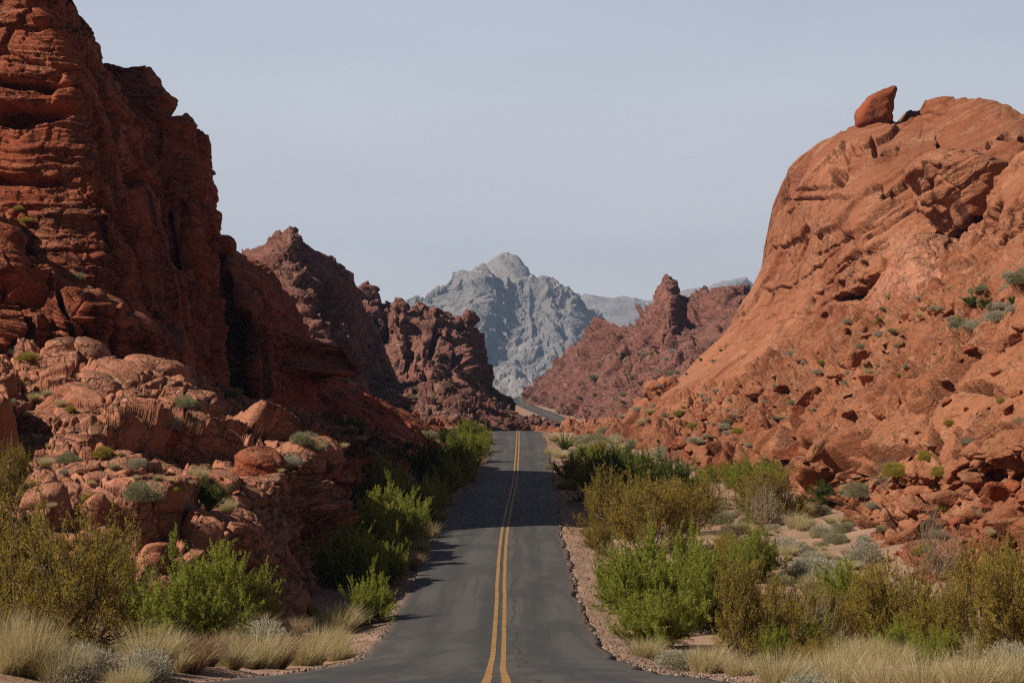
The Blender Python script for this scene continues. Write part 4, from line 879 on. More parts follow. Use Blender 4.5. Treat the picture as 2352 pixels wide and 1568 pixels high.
PROTO = {}
def proto(kind, k, parts):
    PROTO.setdefault(kind, []).append(parts)
def bushproto(kind, mat, bark, seeds, **kw):
    for sd in seeds:
        V, Q, c, SV, SQ = make_bush(sd, **kw)
        w = np.percentile(np.abs(V[:, 0]), 99.3)*2
        proto(kind, sd, (w, [('foliage', np_mesh('foliage', V, Q, mat, False, c)), ('stems', np_mesh('stems', SV, SQ, bark, True))]))
def moundproto(kind, mat, bark, seeds, **kw):
    for sd in seeds:
        V, Q, c, SV, SQ = make_mound(sd, **kw)
        w = np.percentile(np.abs(V[:, 0]), 99.3)*2
        proto(kind, sd, (w, [('foliage', np_mesh('foliage', V, Q, mat, False, c)), ('stems', np_mesh('stems', SV, SQ, bark, True))]))
def tuftproto(kind, mat, seeds, **kw):
    for sd in seeds:
        V, Q, c = make_tuft(sd, **kw)
        w = np.percentile(np.abs(V[:, 0]), 99.3)*2
        proto(kind, sd, (w, [('blades', np_mesh('blades', V, Q, mat, False, c))]))

bushproto('green', M_green, M_bark, (1, 2, 3, 4), leaves=34000, n0=12, n1=8, n2=8, ll=.042, lw=.012, plume=.26, W=1.35, rise=.72, jit=.022, tips=.05)
bushproto('dark', M_dgreen, M_bark, (11, 12), leaves=30000, n0=12, n1=8, n2=7, ll=.04, lw=.013, plume=.2, W=1.2, jit=.025, tips=.03)
bushproto('olive', M_olive, M_bark, (21, 22, 23, 24), leaves=21000, n0=15, n1=9, n2=7, ll=.028, lw=.011, plume=.17, W=1.35, rise=.74, jit=.02, tips=.12, spread=1.0, stemr=.013, bare=.4, wob=.2)
bushproto('bigolive', M_olive, M_bark, (31, 32), leaves=30000, n0=14, n1=11, n2=8, ll=.017, lw=.0085, plume=.13, W=1.0, lean=(.42, 0), jit=.016, tips=.12, spread=.95, stemr=.016, twigr=.0026, bare=.42, wob=.22)
bushproto('bare', M_olive, M_bark2, (41, 42), leaves=1800, n0=16, n1=7, n2=5, ll=.025, lw=.009, plume=.25, W=1.2, spread=1.0, stemr=.010, twigr=.0035, bare=.3, wob=.2)
moundproto('sage', M_sage, M_bark2, (51, 52, 53), n=11000)
moundproto('graygreen', M_gsage, M_bark, (54, 55), n=11000)
moundproto('yellow', M_yell, M_bark2, (56, 57), n=12000, ll=.16, lw=.018, up=.7, W=.7)
tuftproto('straw', M_straw, (61, 62, 63), n=900, R=.16, lean=.9, wind=(.16, 0))
tuftproto('rust', M_rust, (64,), n=900, R=.18, lean=.9, wind=(.2, 0))
tuftproto('spiky', M_dgreen, (66,), n=160, R=.08, lean=1.3, wid=.05, curl=.1, wind=(0, 0), heads=0)
tuftproto('haze_grass', M_straw, (67, 68), n=1900, R=.5, lean=.75, wind=(.15, 0), wid=.009, heads=.4)
print('protos', round(time.time()-T0, 1))

# nearest solid surface seen from the road in each direction, to stand things on it
BN = 3.0
def zbuffer():
    W_, H_ = int(3200/BN), int(1900/BN); best = np.full(W_*H_, 1e9); idx = np.full((W_*H_, 3), np.nan)
    for V, N, nm in ALLP:
        V = V[V[:, 1] > 5]
        sx = V[:, 0]/V[:, 1]*F+CX; sy = HY-V[:, 2]/V[:, 1]*F
        ix = ((sx+400)/BN).astype(int); iy = ((sy+100)/BN).astype(int); ok = (ix >= 0) & (ix < W_) & (iy >= 0) & (iy < H_)
        k = iy[ok]*W_+ix[ok]; d = V[ok, 1]; o = np.argsort(-d); k = k[o]; d = d[o]; v = V[ok][o]
        m = d < best[k]
        k, d, v = k[m], d[m], v[m]
        best[k] = d; idx[k] = v
    return best.reshape(H_, W_), idx.reshape(H_, W_, 3)
ZB, ZI = zbuffer()
def surf(px, py):
    ix, iy = int((px+400)/BN), int((py+100)/BN)
    for r in (1, 2, 4, 8):
        b = ZB[max(iy-r, 0):iy+r+1, max(ix-r, 0):ix+r+1]; v = ZI[max(iy-r, 0):iy+r+1, max(ix-r, 0):ix+r+1]
        m = b < 1e8
        if m.any():
            # the point in this little window nearest to the direction asked for
            vv = v[m]; sx = vv[:, 0]/vv[:, 1]*F+CX; sy = HY-vv[:, 2]/vv[:, 1]*F
            k = np.argmin((sx-px)**2+(sy-py)**2); return vv[k]
    return None

KNAME = {'green': 'mesquite_bush', 'dark': 'evergreen_bush', 'olive': 'creosote_bush', 'bigolive': 'creosote_bush', 'bare': 'leafless_shrub', 'sage': 'sagebrush', 'graygreen': 'desert_shrub',
         'yellow': 'rabbitbrush', 'straw': 'grass_tuft', 'rust': 'grass_tuft', 'spiky': 'yucca_plant', 'haze_grass': 'grass_clump'}
KCAT = {'straw': 'grass tuft', 'rust': 'grass tuft', 'haze_grass': 'grass tuft', 'spiky': 'yucca', 'sage': 'shrub', 'graygreen': 'shrub', 'yellow': 'shrub', 'bare': 'shrub'}
prng = random.Random(5)
TAKEN = {}
def plant(kind, px, py, h, w=None, label=None, group=None, k=None, rot=None, xyz=None):
    """stand a plant with its root at the given place; h, w: its height and width as seen, in picture units"""
    p = surf(px, py) if xyz is None else xyz
    if p is None: return
    sc = p[1]/F; lst = PROTO[kind]; pw_, parts = lst[prng.randrange(len(lst)) if k is None else k % len(lst)]
    sz = h*sc; sx = (w*sc/pw_) if w else sz
    name = KNAME[kind]
    single = len(parts) == 1 or max(h, w or 0) < 34
    rz = prng.uniform(-.5, .5)+(0 if kind in ('bigolive', 'straw', 'rust', 'haze_grass') else prng.choice((0, math.pi)))
    if rot is not None: rz = rot
    loc = (float(p[0]), float(p[1]), float(p[2])-.02*sz)
    if single:
        o = link(name, parts[0][1], loc=loc, rot=(0, 0, rz), scale=(sx, sx, sz))
    else:
        o = link(name, None, loc=loc, rot=(0, 0, rz), scale=(sx, sx, sz))
        for pn, me in parts: link(pn, me, parent=o)
    tag(o, label, KCAT.get(kind, 'bush'), group)
    return o
# ---------------------------------------------------------------- where every plant stands
NEAR = [
 # kind, column, root row, height, width, label
 ('bigolive', 95, 1530, 390, 450, 'largest olive creosote bush with bare dark stems fanning out over the straw grass'),
 ('bigolive', -60, 1500, 390, 430, 'olive creosote bush cut by the edge of the view beside the largest creosote'),
 ('olive', 250, 1440, 215, 260, 'olive creosote bush between the largest creosote and the feathery green mesquite'),
 ('olive', 18, 1165, 150, 110, 'small yellowish creosote standing alone on the terrace above the olive creosotes'),
 ('green', 410, 1490, 215, 300, 'feathery green mesquite holding a pale ball of dead twigs, below the pale slab'),
 ('green', 520, 1450, 190, 220, 'darker feathery mesquite leaning on the pale slab, beside the one with dead twigs'),
 ('bare', 300, 1420, 190, 150, 'leafless shrub with thin forked twigs rising in front of the pale slab'),
 ('sage', 440, 1450, 50, 60, 'pale ball of dead twigs caught in the feathery green mesquite'),
 ('green', 850, 1430, 115, 130, 'low bright mesquite nearest the asphalt, above the straw mounds'),
 ('green', 800, 1350, 130, 190, 'wide grey-green mesquite against the shaded red bank'),
 ('green', 885, 1345, 90, 120, 'round mesquite between the grey-green mesquite and the rusty tuft at the road edge'),
 ('green', 850, 1270, 120, 160, 'bright mesquite with upright plumes halfway along the row beside the bank'),
 ('green', 900, 1240, 120, 170, 'tall plumed mesquite, the brightest of the row beside the dip in the road'),
 ('green', 868, 1170, 110, 160, 'mesquite under the square-edged block, darkened by its shade'),
 ('green', 955, 1200, 100, 130, 'mesquite filling the road edge next to the brightest plumed mesquite'),
 ('dark', 985, 1135, 125, 120, 'dark twiggy bush standing in shade against the smooth rock slab'),
 ('green', 1020, 1145, 95, 100, 'mesquite right of the dark twiggy bush, close to the shadowed asphalt'),
 ('green', 1050, 1095, 80, 90, 'leafy green bush two before the crest'),
 ('green', 1085, 1065, 75, 80, 'leafy green bush, last large one before the crest'),
 ('dark', 1050, 1040, 55, 90, 'dark green bush on the rock side of the last large bush before the crest'),
 ('green', 1100, 1020, 45, 50, 'small green bush at the very crest of the road'),
 ('green', 1072, 1000, 35, 60, 'yellow-green shrub on the sandy rise by the crest'),
 ('haze_grass', 690, 1430, 95, 130, 'large mound of olive-straw grass at the foot of the shaded bank'),
 ('haze_grass', 775, 1450, 85, 140, 'long straw grass mound spilling towards the gravel shoulder'),
 ('haze_grass', 600, 1530, 115, 150, 'straw grass clump with grey heart, between the mesquites and the shoulder'),
 ('haze_grass', 700, 1520, 100, 150, 'pale bleached grass clump nearest the asphalt bend'),
 ('haze_grass', 775, 1510, 65, 90, 'small straw grass clump on the gravel at the asphalt edge'),
 ('yellow', 706, 1415, 30, 60, 'small yellow rabbitbrush at the foot of the olive-straw mound'),
 ('rust', 440, 1545, 120, 150, 'rusty brown grass tuft leaning over bare red sand'),
 ('haze_grass', 340, 1540, 150, 170, 'tall straw grass clump below the olive creosotes'),
 ('haze_grass', 520, 1525, 110, 110, 'straw tuft mixed with green stems beside the rusty brown tuft'),
 ('sage', 215, 1575, 95, 150, 'bleached grey brush in front of the largest creosote'),
 ('haze_grass', 60, 1585, 190, 190, 'tallest yellow straw clump at the foot of the largest creosote'),
 ('haze_grass', -10, 1560, 200, 170, 'straw clump cut by the edge of the view under the creosotes'),
 ('haze_grass', 140, 1600, 130, 150, 'yellow straw clump next to the bleached grey brush'),
 ('haze_grass', 290, 1590, 90, 130, 'low straw clump on the red sand before the bleached grey brush'),
 ('rust', 905, 1365, 50, 60, 'rusty tuft on the shoulder at the end of the mesquite row'),
 ('rust', 950, 1310, 55, 65, 'rusty tuft by the road below the brightest plumed mesquite'),
 ('straw', 967, 1275, 60, 60, 'upright pale tuft on the shoulder by the brightest plumed mesquite'),
 ('straw', 990, 1235, 55, 55, 'pale tuft on the shoulder where the long shadow begins'),
 ('straw', 1010, 1200, 45, 50, 'pale tuft on the shoulder in the long shadow'),
 ('rust', 1040, 1165, 40, 50, 'brownish tuft on the shoulder between the long shadow and the crest'),
 ('straw', 1065, 1135, 38, 44, 'pale tuft on the shoulder below the two crest bushes'),
 ('straw', 1085, 1105, 34, 40, 'pale tuft on the shoulder beside the crest bushes'),
 ('rust', 1104, 1070, 30, 34, 'small brownish tuft on the shoulder just short of the crest'),
 ('straw', 1122, 1020, 26, 30, 'little pale tuft on the crest beside the small green bush'),
 # across the road
 ('haze_grass', 1270, 1012, 26, 40, 'pale tuft at the crest on the side of the yucca'),
 ('haze_grass', 1262, 1045, 24, 40, 'straw tuft on the road edge below the crest yucca'),
 ('haze_grass', 1285, 1050, 26, 50, 'round straw tuft between the crest yucca and the round green bush'),
 ('spiky', 1296, 1032, 52, 70, 'dark spiky yucca near the crest'),
 ('graygreen', 1325, 1050, 34, 44, 'dark grey-green shrub behind the crest yucca'),
 ('green', 1318, 1105, 62, 100, 'round bright green bush beyond the bare sandy shoulder'),
 ('green', 1365, 1085, 60, 80, 'bright green bush between the round one and the darkest bush'),
 ('yellow', 1308, 1122, 26, 66, 'yellow rabbitbrush spreading on the sandy shoulder'),
 ('dark', 1430, 1160, 130, 200, 'darkest evergreen bush with a tall pale-green shoot at its top'),
 ('green', 1420, 1075, 70, 60, 'tall pale-green shoot rising out of the darkest evergreen bush'),
 ('dark', 1530, 1150, 95, 130, 'dark evergreen bush in the middle of the dry flat'),
 ('green', 1470, 1110, 60, 90, 'pale green bush behind the darkest evergreen bush'),
 ('olive', 1400, 1235, 150, 170, 'ochre creosote overhanging the pink sandy shoulder'),
 ('olive', 1490, 1260, 175, 230, 'broadest ochre creosote, above the great bright mesquite'),
 ('olive', 1580, 1230, 130, 150, 'ochre creosote bordering the bare sandy patch'),
 ('olive', 1380, 1270, 70, 90, 'small ochre creosote sprawling onto the sand'),
 ('green', 1520, 1440, 215, 270, 'great bright green mesquite beside the sandy shoulder'),
 ('green', 1440, 1405, 150, 170, 'lower lobe-like bright mesquite nearest the asphalt bend'),
 ('green', 1610, 1450, 200, 200, 'bright mesquite with a dark hollow, joined to the great one'),
 ('green', 1510, 1480, 130, 190, 'low green mesquite in front of the great bright one'),
 ('bare', 1590, 1430, 150, 150, 'pale leafless twigs poking from the great bright mesquite'),
 ('dark', 1600, 1400, 120, 100, 'dark shaded bush in the hollow of the great bright mesquite'),
 ('green', 1730, 1335, 130, 150, 'little mesquite tree with a bare leaning trunk behind the front creosotes'),
 ('olive', 1760, 1200, 130, 180, 'sprawling olive creosote in the middle of the flat'),
 ('green', 1740, 1130, 70, 150, 'wide yellow-green bush under the ribbed rock nose'),
 ('bare', 1750, 1210, 110, 170, 'fan of bare grey stems in front of the sprawling olive creosote'),
 ('graygreen', 1620, 1185, 70, 90, 'dark brownish shrub by the bare sandy patch'),
 ('dark', 1905, 1160, 50, 120, 'low dark green shrub at the foot of the ledge outcrop'),
 ('graygreen', 1975, 1140, 50, 90, 'grey-green shrub at the foot of the loose rubble'),
 ('bare', 2040, 1125, 90, 110, 'leafless reddish shrub growing out of the rubble'),
 ('spiky', 1940, 1225, 60, 80, 'spiky green plant among the small red rocks of the flat'),
 ('haze_grass', 1870, 1205, 40, 130, 'pale arched grass mat lying across the flat'),
 ('sage', 1810, 1270, 55, 90, 'grey sagebrush between the little mesquite tree and the spiky plant'),
 ('sage', 1985, 1290, 60, 90, 'grey sagebrush at the edge of the lowest rubble'),
 ('sage', 1880, 1320, 60, 100, 'brownish grey shrub behind the yellow-green mesquite'),
 ('olive', 1710, 1530, 250, 220, 'front olive creosote with dark stems, beside the hollow mesquite'),
 ('olive', 1800, 1510, 190, 190, 'second olive creosote of the front thicket, with long leaning stems'),
 ('bare', 1850, 1500, 190, 210, 'long dark bare branches leaning through the front thicket'),
 ('olive', 1925, 1490, 165, 190, 'third olive creosote of the front thicket'),
 ('green', 1950, 1440, 140, 190, 'yellow-green mesquite rising behind the front thicket'),
 ('green', 1880, 1480, 90, 130, 'green shrub low in the heart of the front thicket'),
 ('olive', 2060, 1495, 205, 220, 'olive creosote with tangled grey twigs, in the front thicket'),
 ('bare', 2080, 1440, 130, 200, 'grey tangle of leafless twigs behind the front thicket'),
 ('olive', 2170, 1500, 160, 200, 'broad olive creosote towards the far end of the front thicket'),
 ('olive', 2250, 1500, 230, 230, 'ochre creosote with tall thin twigs against the rubble'),
 ('olive', 2345, 1510, 270, 240, 'tallest ochre creosote, cut by the edge of the view'),
 ('bare', 2150, 1330, 190, 140, 'tall leafless wand-like shrub against the lowest rubble'),
 ('green', 2320, 1350, 80, 70, 'small yellow-green bush behind the tallest ochre creosote'),
 ('haze_grass', 1480, 1505, 60, 110, 'straw tuft at the tip of the sandy shoulder by the bend'),
 ('sage', 1560, 1535, 70, 110, 'bleached mound in front of the low green mesquite'),
 ('haze_grass', 1625, 1545, 95, 130, 'grey-straw tuft between the bend and the front olive creosote'),
 ('haze_grass', 1700, 1560, 70, 110, 'low straw tuft under the front olive creosote'),
 ('haze_grass', 1790, 1585, 130, 150, 'golden straw clump below the second olive creosote'),
 ('sage', 1865, 1600, 80, 150, 'bleached round brush at the lower edge of the view'),
 ('haze_grass', 1930, 1590, 140, 160, 'white-tipped straw clump beside the bleached round brush'),
 ('haze_grass', 2030, 1600, 140, 170, 'straw clump with green blades, below the tangled creosote'),
 ('haze_grass', 2130, 1600, 140, 180, 'dense yellowish straw clump below the broad olive creosote'),
 ('haze_grass', 2230, 1600, 150, 180, 'feathery straw clump below the ochre creosote with thin twigs'),
 ('haze_grass', 2330, 1600, 160, 180, 'feathery straw clump in the corner under the tallest ochre creosote'),
 # terrace and cliffs
 ('graygreen', 428, 935, 40, 60, 'blue-grey sagebrush on the shoulder of rock above the round tuft'),
 ('sage', 375, 985, 42, 90, 'pale round sagebrush crowning the split rust-coloured rock'),
 ('yellow', 238, 1052, 32, 50, 'yellow rabbitbrush on the pink terrace'),
 ('graygreen', 215, 1050, 36, 40, 'small grey-green plant touching the yellow rabbitbrush'),
 ('dark', 45, 985, 50, 110, 'dark blue-green shrub high on the terrace near the edge of the view'),
 ('sage', 45, 815, 36, 80, 'grey sagebrush on the topmost shelf under the highest cliff'),
 ('yellow', 65, 828, 22, 60, 'yellowish grass fringe below the topmost sagebrush'),
 ('graygreen', 535, 915, 36, 50, 'yellow-green shrub at the foot of the black hollow'),
 ('haze_grass', 465, 1040, 34, 46, 'whitish tuft on the middle of the terrace'),
 ('graygreen', 330, 1150, 70, 90, 'blue-grey bush on the terrace above the pale slab'),
 ('dark', 480, 1170, 70, 100, 'dark green bush above the pale slab'),
 ('haze_grass', 520, 1175, 44, 60, 'straw tuft hanging beside the dark green bush'),
 ('sage', 370, 1195, 44, 70, 'silvery round shrub on the ledge of the pale slab'),
 ('graygreen', 700, 1020, 44, 60, 'green-grey shrub above the square-edged block'),
 ('haze_grass', 730, 1035, 34, 50, 'pale tuft just above the square-edged block'),
 ('dark', 805, 1010, 50, 70, 'dark shrub tucked against the smooth rock slab'),
 ('haze_grass', 460, 1105, 50, 50, 'spiky grey tuft above the dark green bush'),
 ('graygreen', 180, 640, 24, 34, 'yellow-green plant growing in a crack of the highest cliff'),
 ('yellow', 45, 480, 14, 26, 'tiny yellow-green tuft on a ledge high on the cliff'),
 ('yellow', 62, 510, 14, 34, 'yellow-green tuft on the second high ledge of the cliff'),
 ('graygreen', 100, 680, 16, 34, 'green tuft at the base of the highest cliff'),
 ('graygreen', 1265, 1080, 20, 30, 'little shrub on the asphalt edge below the crest tufts'),
]
for i, (kd, px, py, h, w, lb) in enumerate(NEAR):
    p = None
    if py > 1440 and (px < 870 or px > 1420) or kd in ('olive', 'green', 'bigolive', 'dark') and py > 1100:
        # rooted on the desert floor: find the distance at which the floor appears at this row
        dd = np.linspace(34, 320, 3000); zz = zground((px-CX)/F*dd, dd, False); row = HY-zz/dd*F
        ok = np.where(row <= py)[0]; d0 = dd[ok[0]] if len(ok) else 60.
        sp = surf(px, py)
        if sp is None or sp[1] > d0-1.5: p = ((px-CX)/F*d0, d0, float(zground(np.array([(px-CX)/F*d0]), np.array([d0]))[0]))
    plant(kd, px, py, h, w, lb, k=i, xyz=p)

def inside(x, y, poly):
    c = False; j = len(poly)-1
    for i in range(len(poly)):
        (xi, yi), (xj, yj) = poly[i], poly[j]
        if (yi > y) != (yj > y) and x < (xj-xi)*(y-yi)/(yj-yi)+xi: c = not c
        j = i
    return c
def scatter(poly, n, kinds, hr, group, labels, seed, mind=12, wf=(1.2, 1.9)):
    r = random.Random(seed); xs = [p[0] for p in poly]; ys = [p[1] for p in poly]; pts = []; tries = 0
    while len(pts) < n and tries < n*60:
        tries += 1
        x, y = r.uniform(min(xs), max(xs)), r.uniform(min(ys), max(ys))
        if not inside(x, y, poly) or any((x-a)**2+((y-b)*1.5)**2 < mind*mind for a, b in pts): continue
        pts.append((x, y)); kd = r.choice(kinds); h = r.uniform(*hr)*(.6+.8*r.random()**2)
        plant(kd, x, y, h, h*r.uniform(*wf), labels[kd], group)
flat = [(1290, 1020), (1420, 1015), (1600, 1070), (1740, 1090), (1850, 1170), (1980, 1220), (2000, 1320), (2150, 1390), (1900, 1400), (1760, 1330), (1640, 1290), (1640, 1120), (1450, 1070), (1330, 1060)]
scatter(flat, 210, ['sage', 'haze_grass', 'straw', 'graygreen', 'haze_grass', 'sage'], (20, 38), 'low dry plants covering the flat between the road and the rubble',
        {'sage': 'low grey shrub on the dry flat between the road bushes and the rubble', 'haze_grass': 'low straw clump on the dry flat between the road bushes and the rubble', 'straw': 'thin straw tuft on the dry flat between the road bushes and the rubble', 'graygreen': 'low grey-green shrub on the dry flat between the road bushes and the rubble'}, 3)
talp = [(1330, 990), (1480, 930), (1600, 905), (1750, 850), (1900, 760), (2040, 680), (2250, 640), (2352, 680), (2200, 800), (2080, 860), (1900, 930), (1750, 985), (1720, 1040), (1560, 1030), (1400, 1000)]
scatter(talp, 95, ['sage', 'graygreen', 'sage', 'sage', 'haze_grass', 'yellow'], (9, 20), 'small shrubs dotted over the talus slope',
        {'sage': 'small pale grey shrub dotted on the talus slope under the great dome', 'graygreen': 'small grey-green shrub dotted on the talus slope under the great dome', 'yellow': 'small straw-yellow shrub dotted on the talus slope under the great dome', 'haze_grass': 'small straw tuft dotted on the talus slope under the great dome'}, 4, 14, (1.3, 2.0))
tl2 = [(2240, 620), (2352, 640), (2352, 740), (2290, 780), (2200, 760)]
scatter(tl2, 14, ['graygreen', 'dark', 'sage'], (22, 38), 'cluster of bushes high on the talus by the shattered knoll',
        {'sage': 'grey bush in the cluster below the shattered knoll', 'graygreen': 'green-grey bush in the cluster below the shattered knoll', 'dark': 'dark bush in the cluster below the shattered knoll'}, 5, 22)
low = [(2000, 1010), (2352, 900), (2352, 1290), (2060, 1300), (1990, 1200)]
scatter(low, 22, ['sage', 'yellow', 'graygreen', 'haze_grass', 'bare'], (22, 40), 'shrubs among the lowest rubble',
        {'sage': 'pale shrub among the lowest rubble below the ledge outcrop', 'yellow': 'yellowish shrub among the lowest rubble below the ledge outcrop', 'graygreen': 'grey-green shrub among the lowest rubble below the ledge outcrop', 'haze_grass': 'straw tuft among the lowest rubble below the ledge outcrop', 'bare': 'leafless shrub among the lowest rubble below the ledge outcrop'}, 6, 40)
terp = [(0, 850), (150, 900), (300, 1000), (480, 980), (650, 1020), (700, 1080), (600, 1160), (400, 1180), (300, 1260), (60, 1150), (0, 1100)]
scatter(terp, 60, ['haze_grass', 'sage', 'graygreen', 'yellow', 'haze_grass', 'straw'], (16, 30), 'small tufts on the pink terrace',
        {'sage': 'small grey tuft rooted in the cracks of the pink terrace', 'yellow': 'small yellow tuft rooted in the cracks of the pink terrace', 'graygreen': 'small grey-green tuft rooted in the cracks of the pink terrace', 'haze_grass': 'small straw tuft rooted in the cracks of the pink terrace', 'straw': 'thin straw tuft rooted in the cracks of the pink terrace'}, 7, 26)
banks = [(740, 990), (900, 1030), (1050, 980), (1120, 975), (1110, 1000), (1010, 1060), (880, 1100), (770, 1040)]
scatter(banks, 26, ['graygreen', 'dark', 'haze_grass'], (12, 26), 'small shrubs on the rusty slab above the roadside',
        {'graygreen': 'small grey-green shrub on the rusty slab above the roadside bushes', 'dark': 'small dark shrub on the rusty slab above the roadside bushes', 'haze_grass': 'small straw tuft on the rusty slab above the roadside bushes'}, 8, 20)
hillp = [(860, 760), (1060, 830), (1150, 920), (1180, 980), (1000, 970), (850, 960), (760, 880)]
scatter(hillp, 34, ['dark', 'graygreen'], (6, 12), 'far shrubs on the jagged ridge', {'dark': 'tiny dark shrub on the jagged maroon ridge', 'graygreen': 'tiny green shrub on the jagged maroon ridge'}, 9, 16)
hill2 = [(1230, 940), (1330, 850), (1500, 800), (1680, 800), (1600, 880), (1400, 950), (1300, 985)]
scatter(hill2, 40, ['dark', 'graygreen', 'sage'], (6, 12), 'far shrubs on the brown hillside', {'dark': 'tiny dark shrub on the brown hillside', 'graygreen': 'tiny green shrub on the brown hillside', 'sage': 'tiny grey shrub on the brown hillside'}, 10, 16)
thick = [(1640, 1420), (1700, 1440), (2400, 1380), (2400, 1560), (1700, 1590), (1640, 1520)]
def floor_at(px, py):
    dd = np.linspace(34, 320, 1500); zz = zground((px-CX)/F*dd, dd, False); row = HY-zz/dd*F
    ok = np.where(row <= py)[0]; d0 = dd[ok[0]] if len(ok) else 36.
    x = (px-CX)/F*d0; return (x, d0, float(zground(np.array([x]), np.array([d0]))[0]))
def floor_scatter(poly, n, kinds, hr, group, labels, seed, mind):
    r = random.Random(seed); xs = [p[0] for p in poly]; ys = [p[1] for p in poly]; pts = []; t = 0
    while len(pts) < n and t < n*80:
        t += 1; x, y = r.uniform(min(xs), max(xs)), r.uniform(min(ys), max(ys))
        if not inside(x, y, poly) or any((x-a)**2+((y-b)*1.5)**2 < mind*mind for a, b in pts): continue
        pts.append((x, y)); kd = r.choice(kinds); h = r.uniform(*hr)
        plant(kd, x, y, h, h*r.uniform(1.1, 1.5), labels[kd], group, xyz=floor_at(x, y))
floor_scatter(thick, 34, ['haze_grass', 'green', 'olive', 'haze_grass', 'sage'], (50, 100), 'undergrowth filling the front thicket',
        {'haze_grass': 'straw grass growing between the creosotes of the front thicket', 'green': 'small bright green bush filling a gap in the front thicket', 'olive': 'small creosote filling a gap in the front thicket', 'sage': 'grey brush filling a gap in the front thicket'}, 12, 40)
lb = [(-60, 1480), (330, 1470), (640, 1450), (800, 1470), (740, 1530), (460, 1565), (250, 1620), (-60, 1640)]
floor_scatter(lb, 34, ['haze_grass', 'straw', 'haze_grass', 'sage', 'rust'], (60, 110), 'dry grass filling the foot of the terrace',
        {'haze_grass': 'straw clump in the dry grass belt below the pink terrace', 'straw': 'thin straw tuft in the dry grass belt below the pink terrace', 'sage': 'grey brush in the dry grass belt below the pink terrace', 'rust': 'brownish tuft in the dry grass belt below the pink terrace'}, 13, 44)
for i, (px, py, h, w) in enumerate([(905, 1300, 80, 100), (925, 1262, 85, 105), (948, 1232, 80, 100), (975, 1195, 75, 95), (1000, 1165, 70, 90), (1030, 1130, 62, 80), (1052, 1112, 55, 75), (1070, 1088, 52, 70), (1088, 1062, 48, 62), (1102, 1040, 44, 56), (1060, 1050, 50, 70), (880, 1330, 80, 100), (1112, 1012, 34, 44)]):
    plant('green', px, py, h, w, 'bright green bush in the unbroken hedge-like strip between asphalt and rusty slab', 'bright green bushes lining the road up to the crest', k=i, xyz=floor_at(px, py))
for i, (kd, px, py, h, w) in enumerate([('green', 1345, 1062, 40, 60), ('olive', 1375, 1055, 40, 60), ('green', 1400, 1090, 60, 80), ('olive', 1340, 1120, 50, 60), ('green', 1460, 1180, 80, 100), ('olive', 1530, 1190, 90, 120), ('green', 1590, 1150, 60, 80), ('green', 1640, 1110, 44, 80), ('olive', 1690, 1130, 60, 90), ('olive', 1830, 1190, 60, 100), ('green', 1660, 1370, 110, 130), ('olive', 1690, 1300, 80, 110)]):
    plant(kd, px, py, h, w, 'yellow-green bush in the dense scrub along the flat' if kd == 'green' else 'ochre bush in the dense scrub along the flat', 'scrub bushes of the flat beside the sandy shoulder', k=i, xyz=floor_at(px, py))
edgeR = [(1255, 1010), (1262, 1010), (1300, 1090), (1310, 1110), (1290, 1100)]
# ---------------------------------------------------------------- loose stones
def make_stone(seed, n=26, sub=16):
    rng = np.random.default_rng(seed); th = np.linspace(0, 2*np.pi, 2*sub+1)[:-1]; ph = np.linspace(-np.pi/2, np.pi/2, sub+1)
    d = np.stack([np.cos(ph)[:, None]*np.cos(th), np.cos(ph)[:, None]*np.sin(th), np.sin(ph)[:, None]*np.ones_like(th)], -1)
    nn = unit(rng.normal(0, 1, (11, 3))); off = rng.uniform(.55, 1.0, 11)
    r = np.min(np.where(d @ nn.T > .08, off/np.maximum(d @ nn.T, .08), 9), -1); r = np.minimum(r, 1.25)
    P = d*r[..., None]*np.array([1, .8, .55]); G = np.concatenate([P, P[:, :1]], 1)
    V = G.reshape(-1, 3).astype(f32); V = V+unit(V)*(fbm(V*2.2+seed, 4, seed)*.09)[:, None]; V[:, 2] += .25
    return grid_mesh('stone', V.reshape(G.shape), M_boul if seed % 3 == 0 else M_talus, False)
ST = [make_stone(100+k) for k in range(9)]
def stones(poly, n, hr, group, label, seed, mats=None):
    r = random.Random(seed); xs = [p[0] for p in poly]; ys = [p[1] for p in poly]; c = 0
    while c < n:
        x, y = r.uniform(min(xs), max(xs)), r.uniform(min(ys), max(ys))
        if not inside(x, y, poly): continue
        c += 1; p = surf(x, y)
        if p is None: continue
        s = r.uniform(0, 1)**2.6*(hr[1]-hr[0])+hr[0]; s *= p[1]/F
        big_ = s/(p[1]/F) > .55*hr[1]
        o = link('rock', r.choice(ST), loc=(float(p[0]), float(p[1]), float(p[2])-.15*s), rot=(r.uniform(-.4, .4), r.uniform(-.5, .3), r.uniform(0, 6.3)), scale=(s, s*r.uniform(.7, 1.1), s*r.uniform(.6, 1.1)))
        tag(o, ('large ' if big_ else 'small ')+label, 'rock', group)
stones([(1500, 960), (1760, 860), (1960, 740), (2200, 650), (2330, 690), (2200, 800), (1900, 930), (1740, 1000), (1500, 1040)], 100, (5, 24), 'loose rocks on the upper talus slope', 'angular orange rock lying loose on the upper talus slope', 21)
stones([(2020, 1120), (2352, 1060), (2352, 1320), (2200, 1310), (2060, 1290), (2000, 1220)], 105, (10, 66), 'fallen rocks at the foot of the rubble', 'angular red rock fallen at the foot of the rubble slope', 22)
stones([(1900, 800), (2352, 620), (2352, 1060), (2100, 1120), (1880, 1080), (1760, 1000)], 58, (12, 62), 'broken slabs strewn over the ledges of the slope', 'tilted orange slab broken off the ledges of the slope', 26)
stones([(1500, 1010), (1640, 1035), (1640, 1065), (1500, 1050)], 12, (9, 34), 'rounded rocks at the toe of the talus', 'rounded orange rock at the talus toe behind the darkest evergreen', 23)
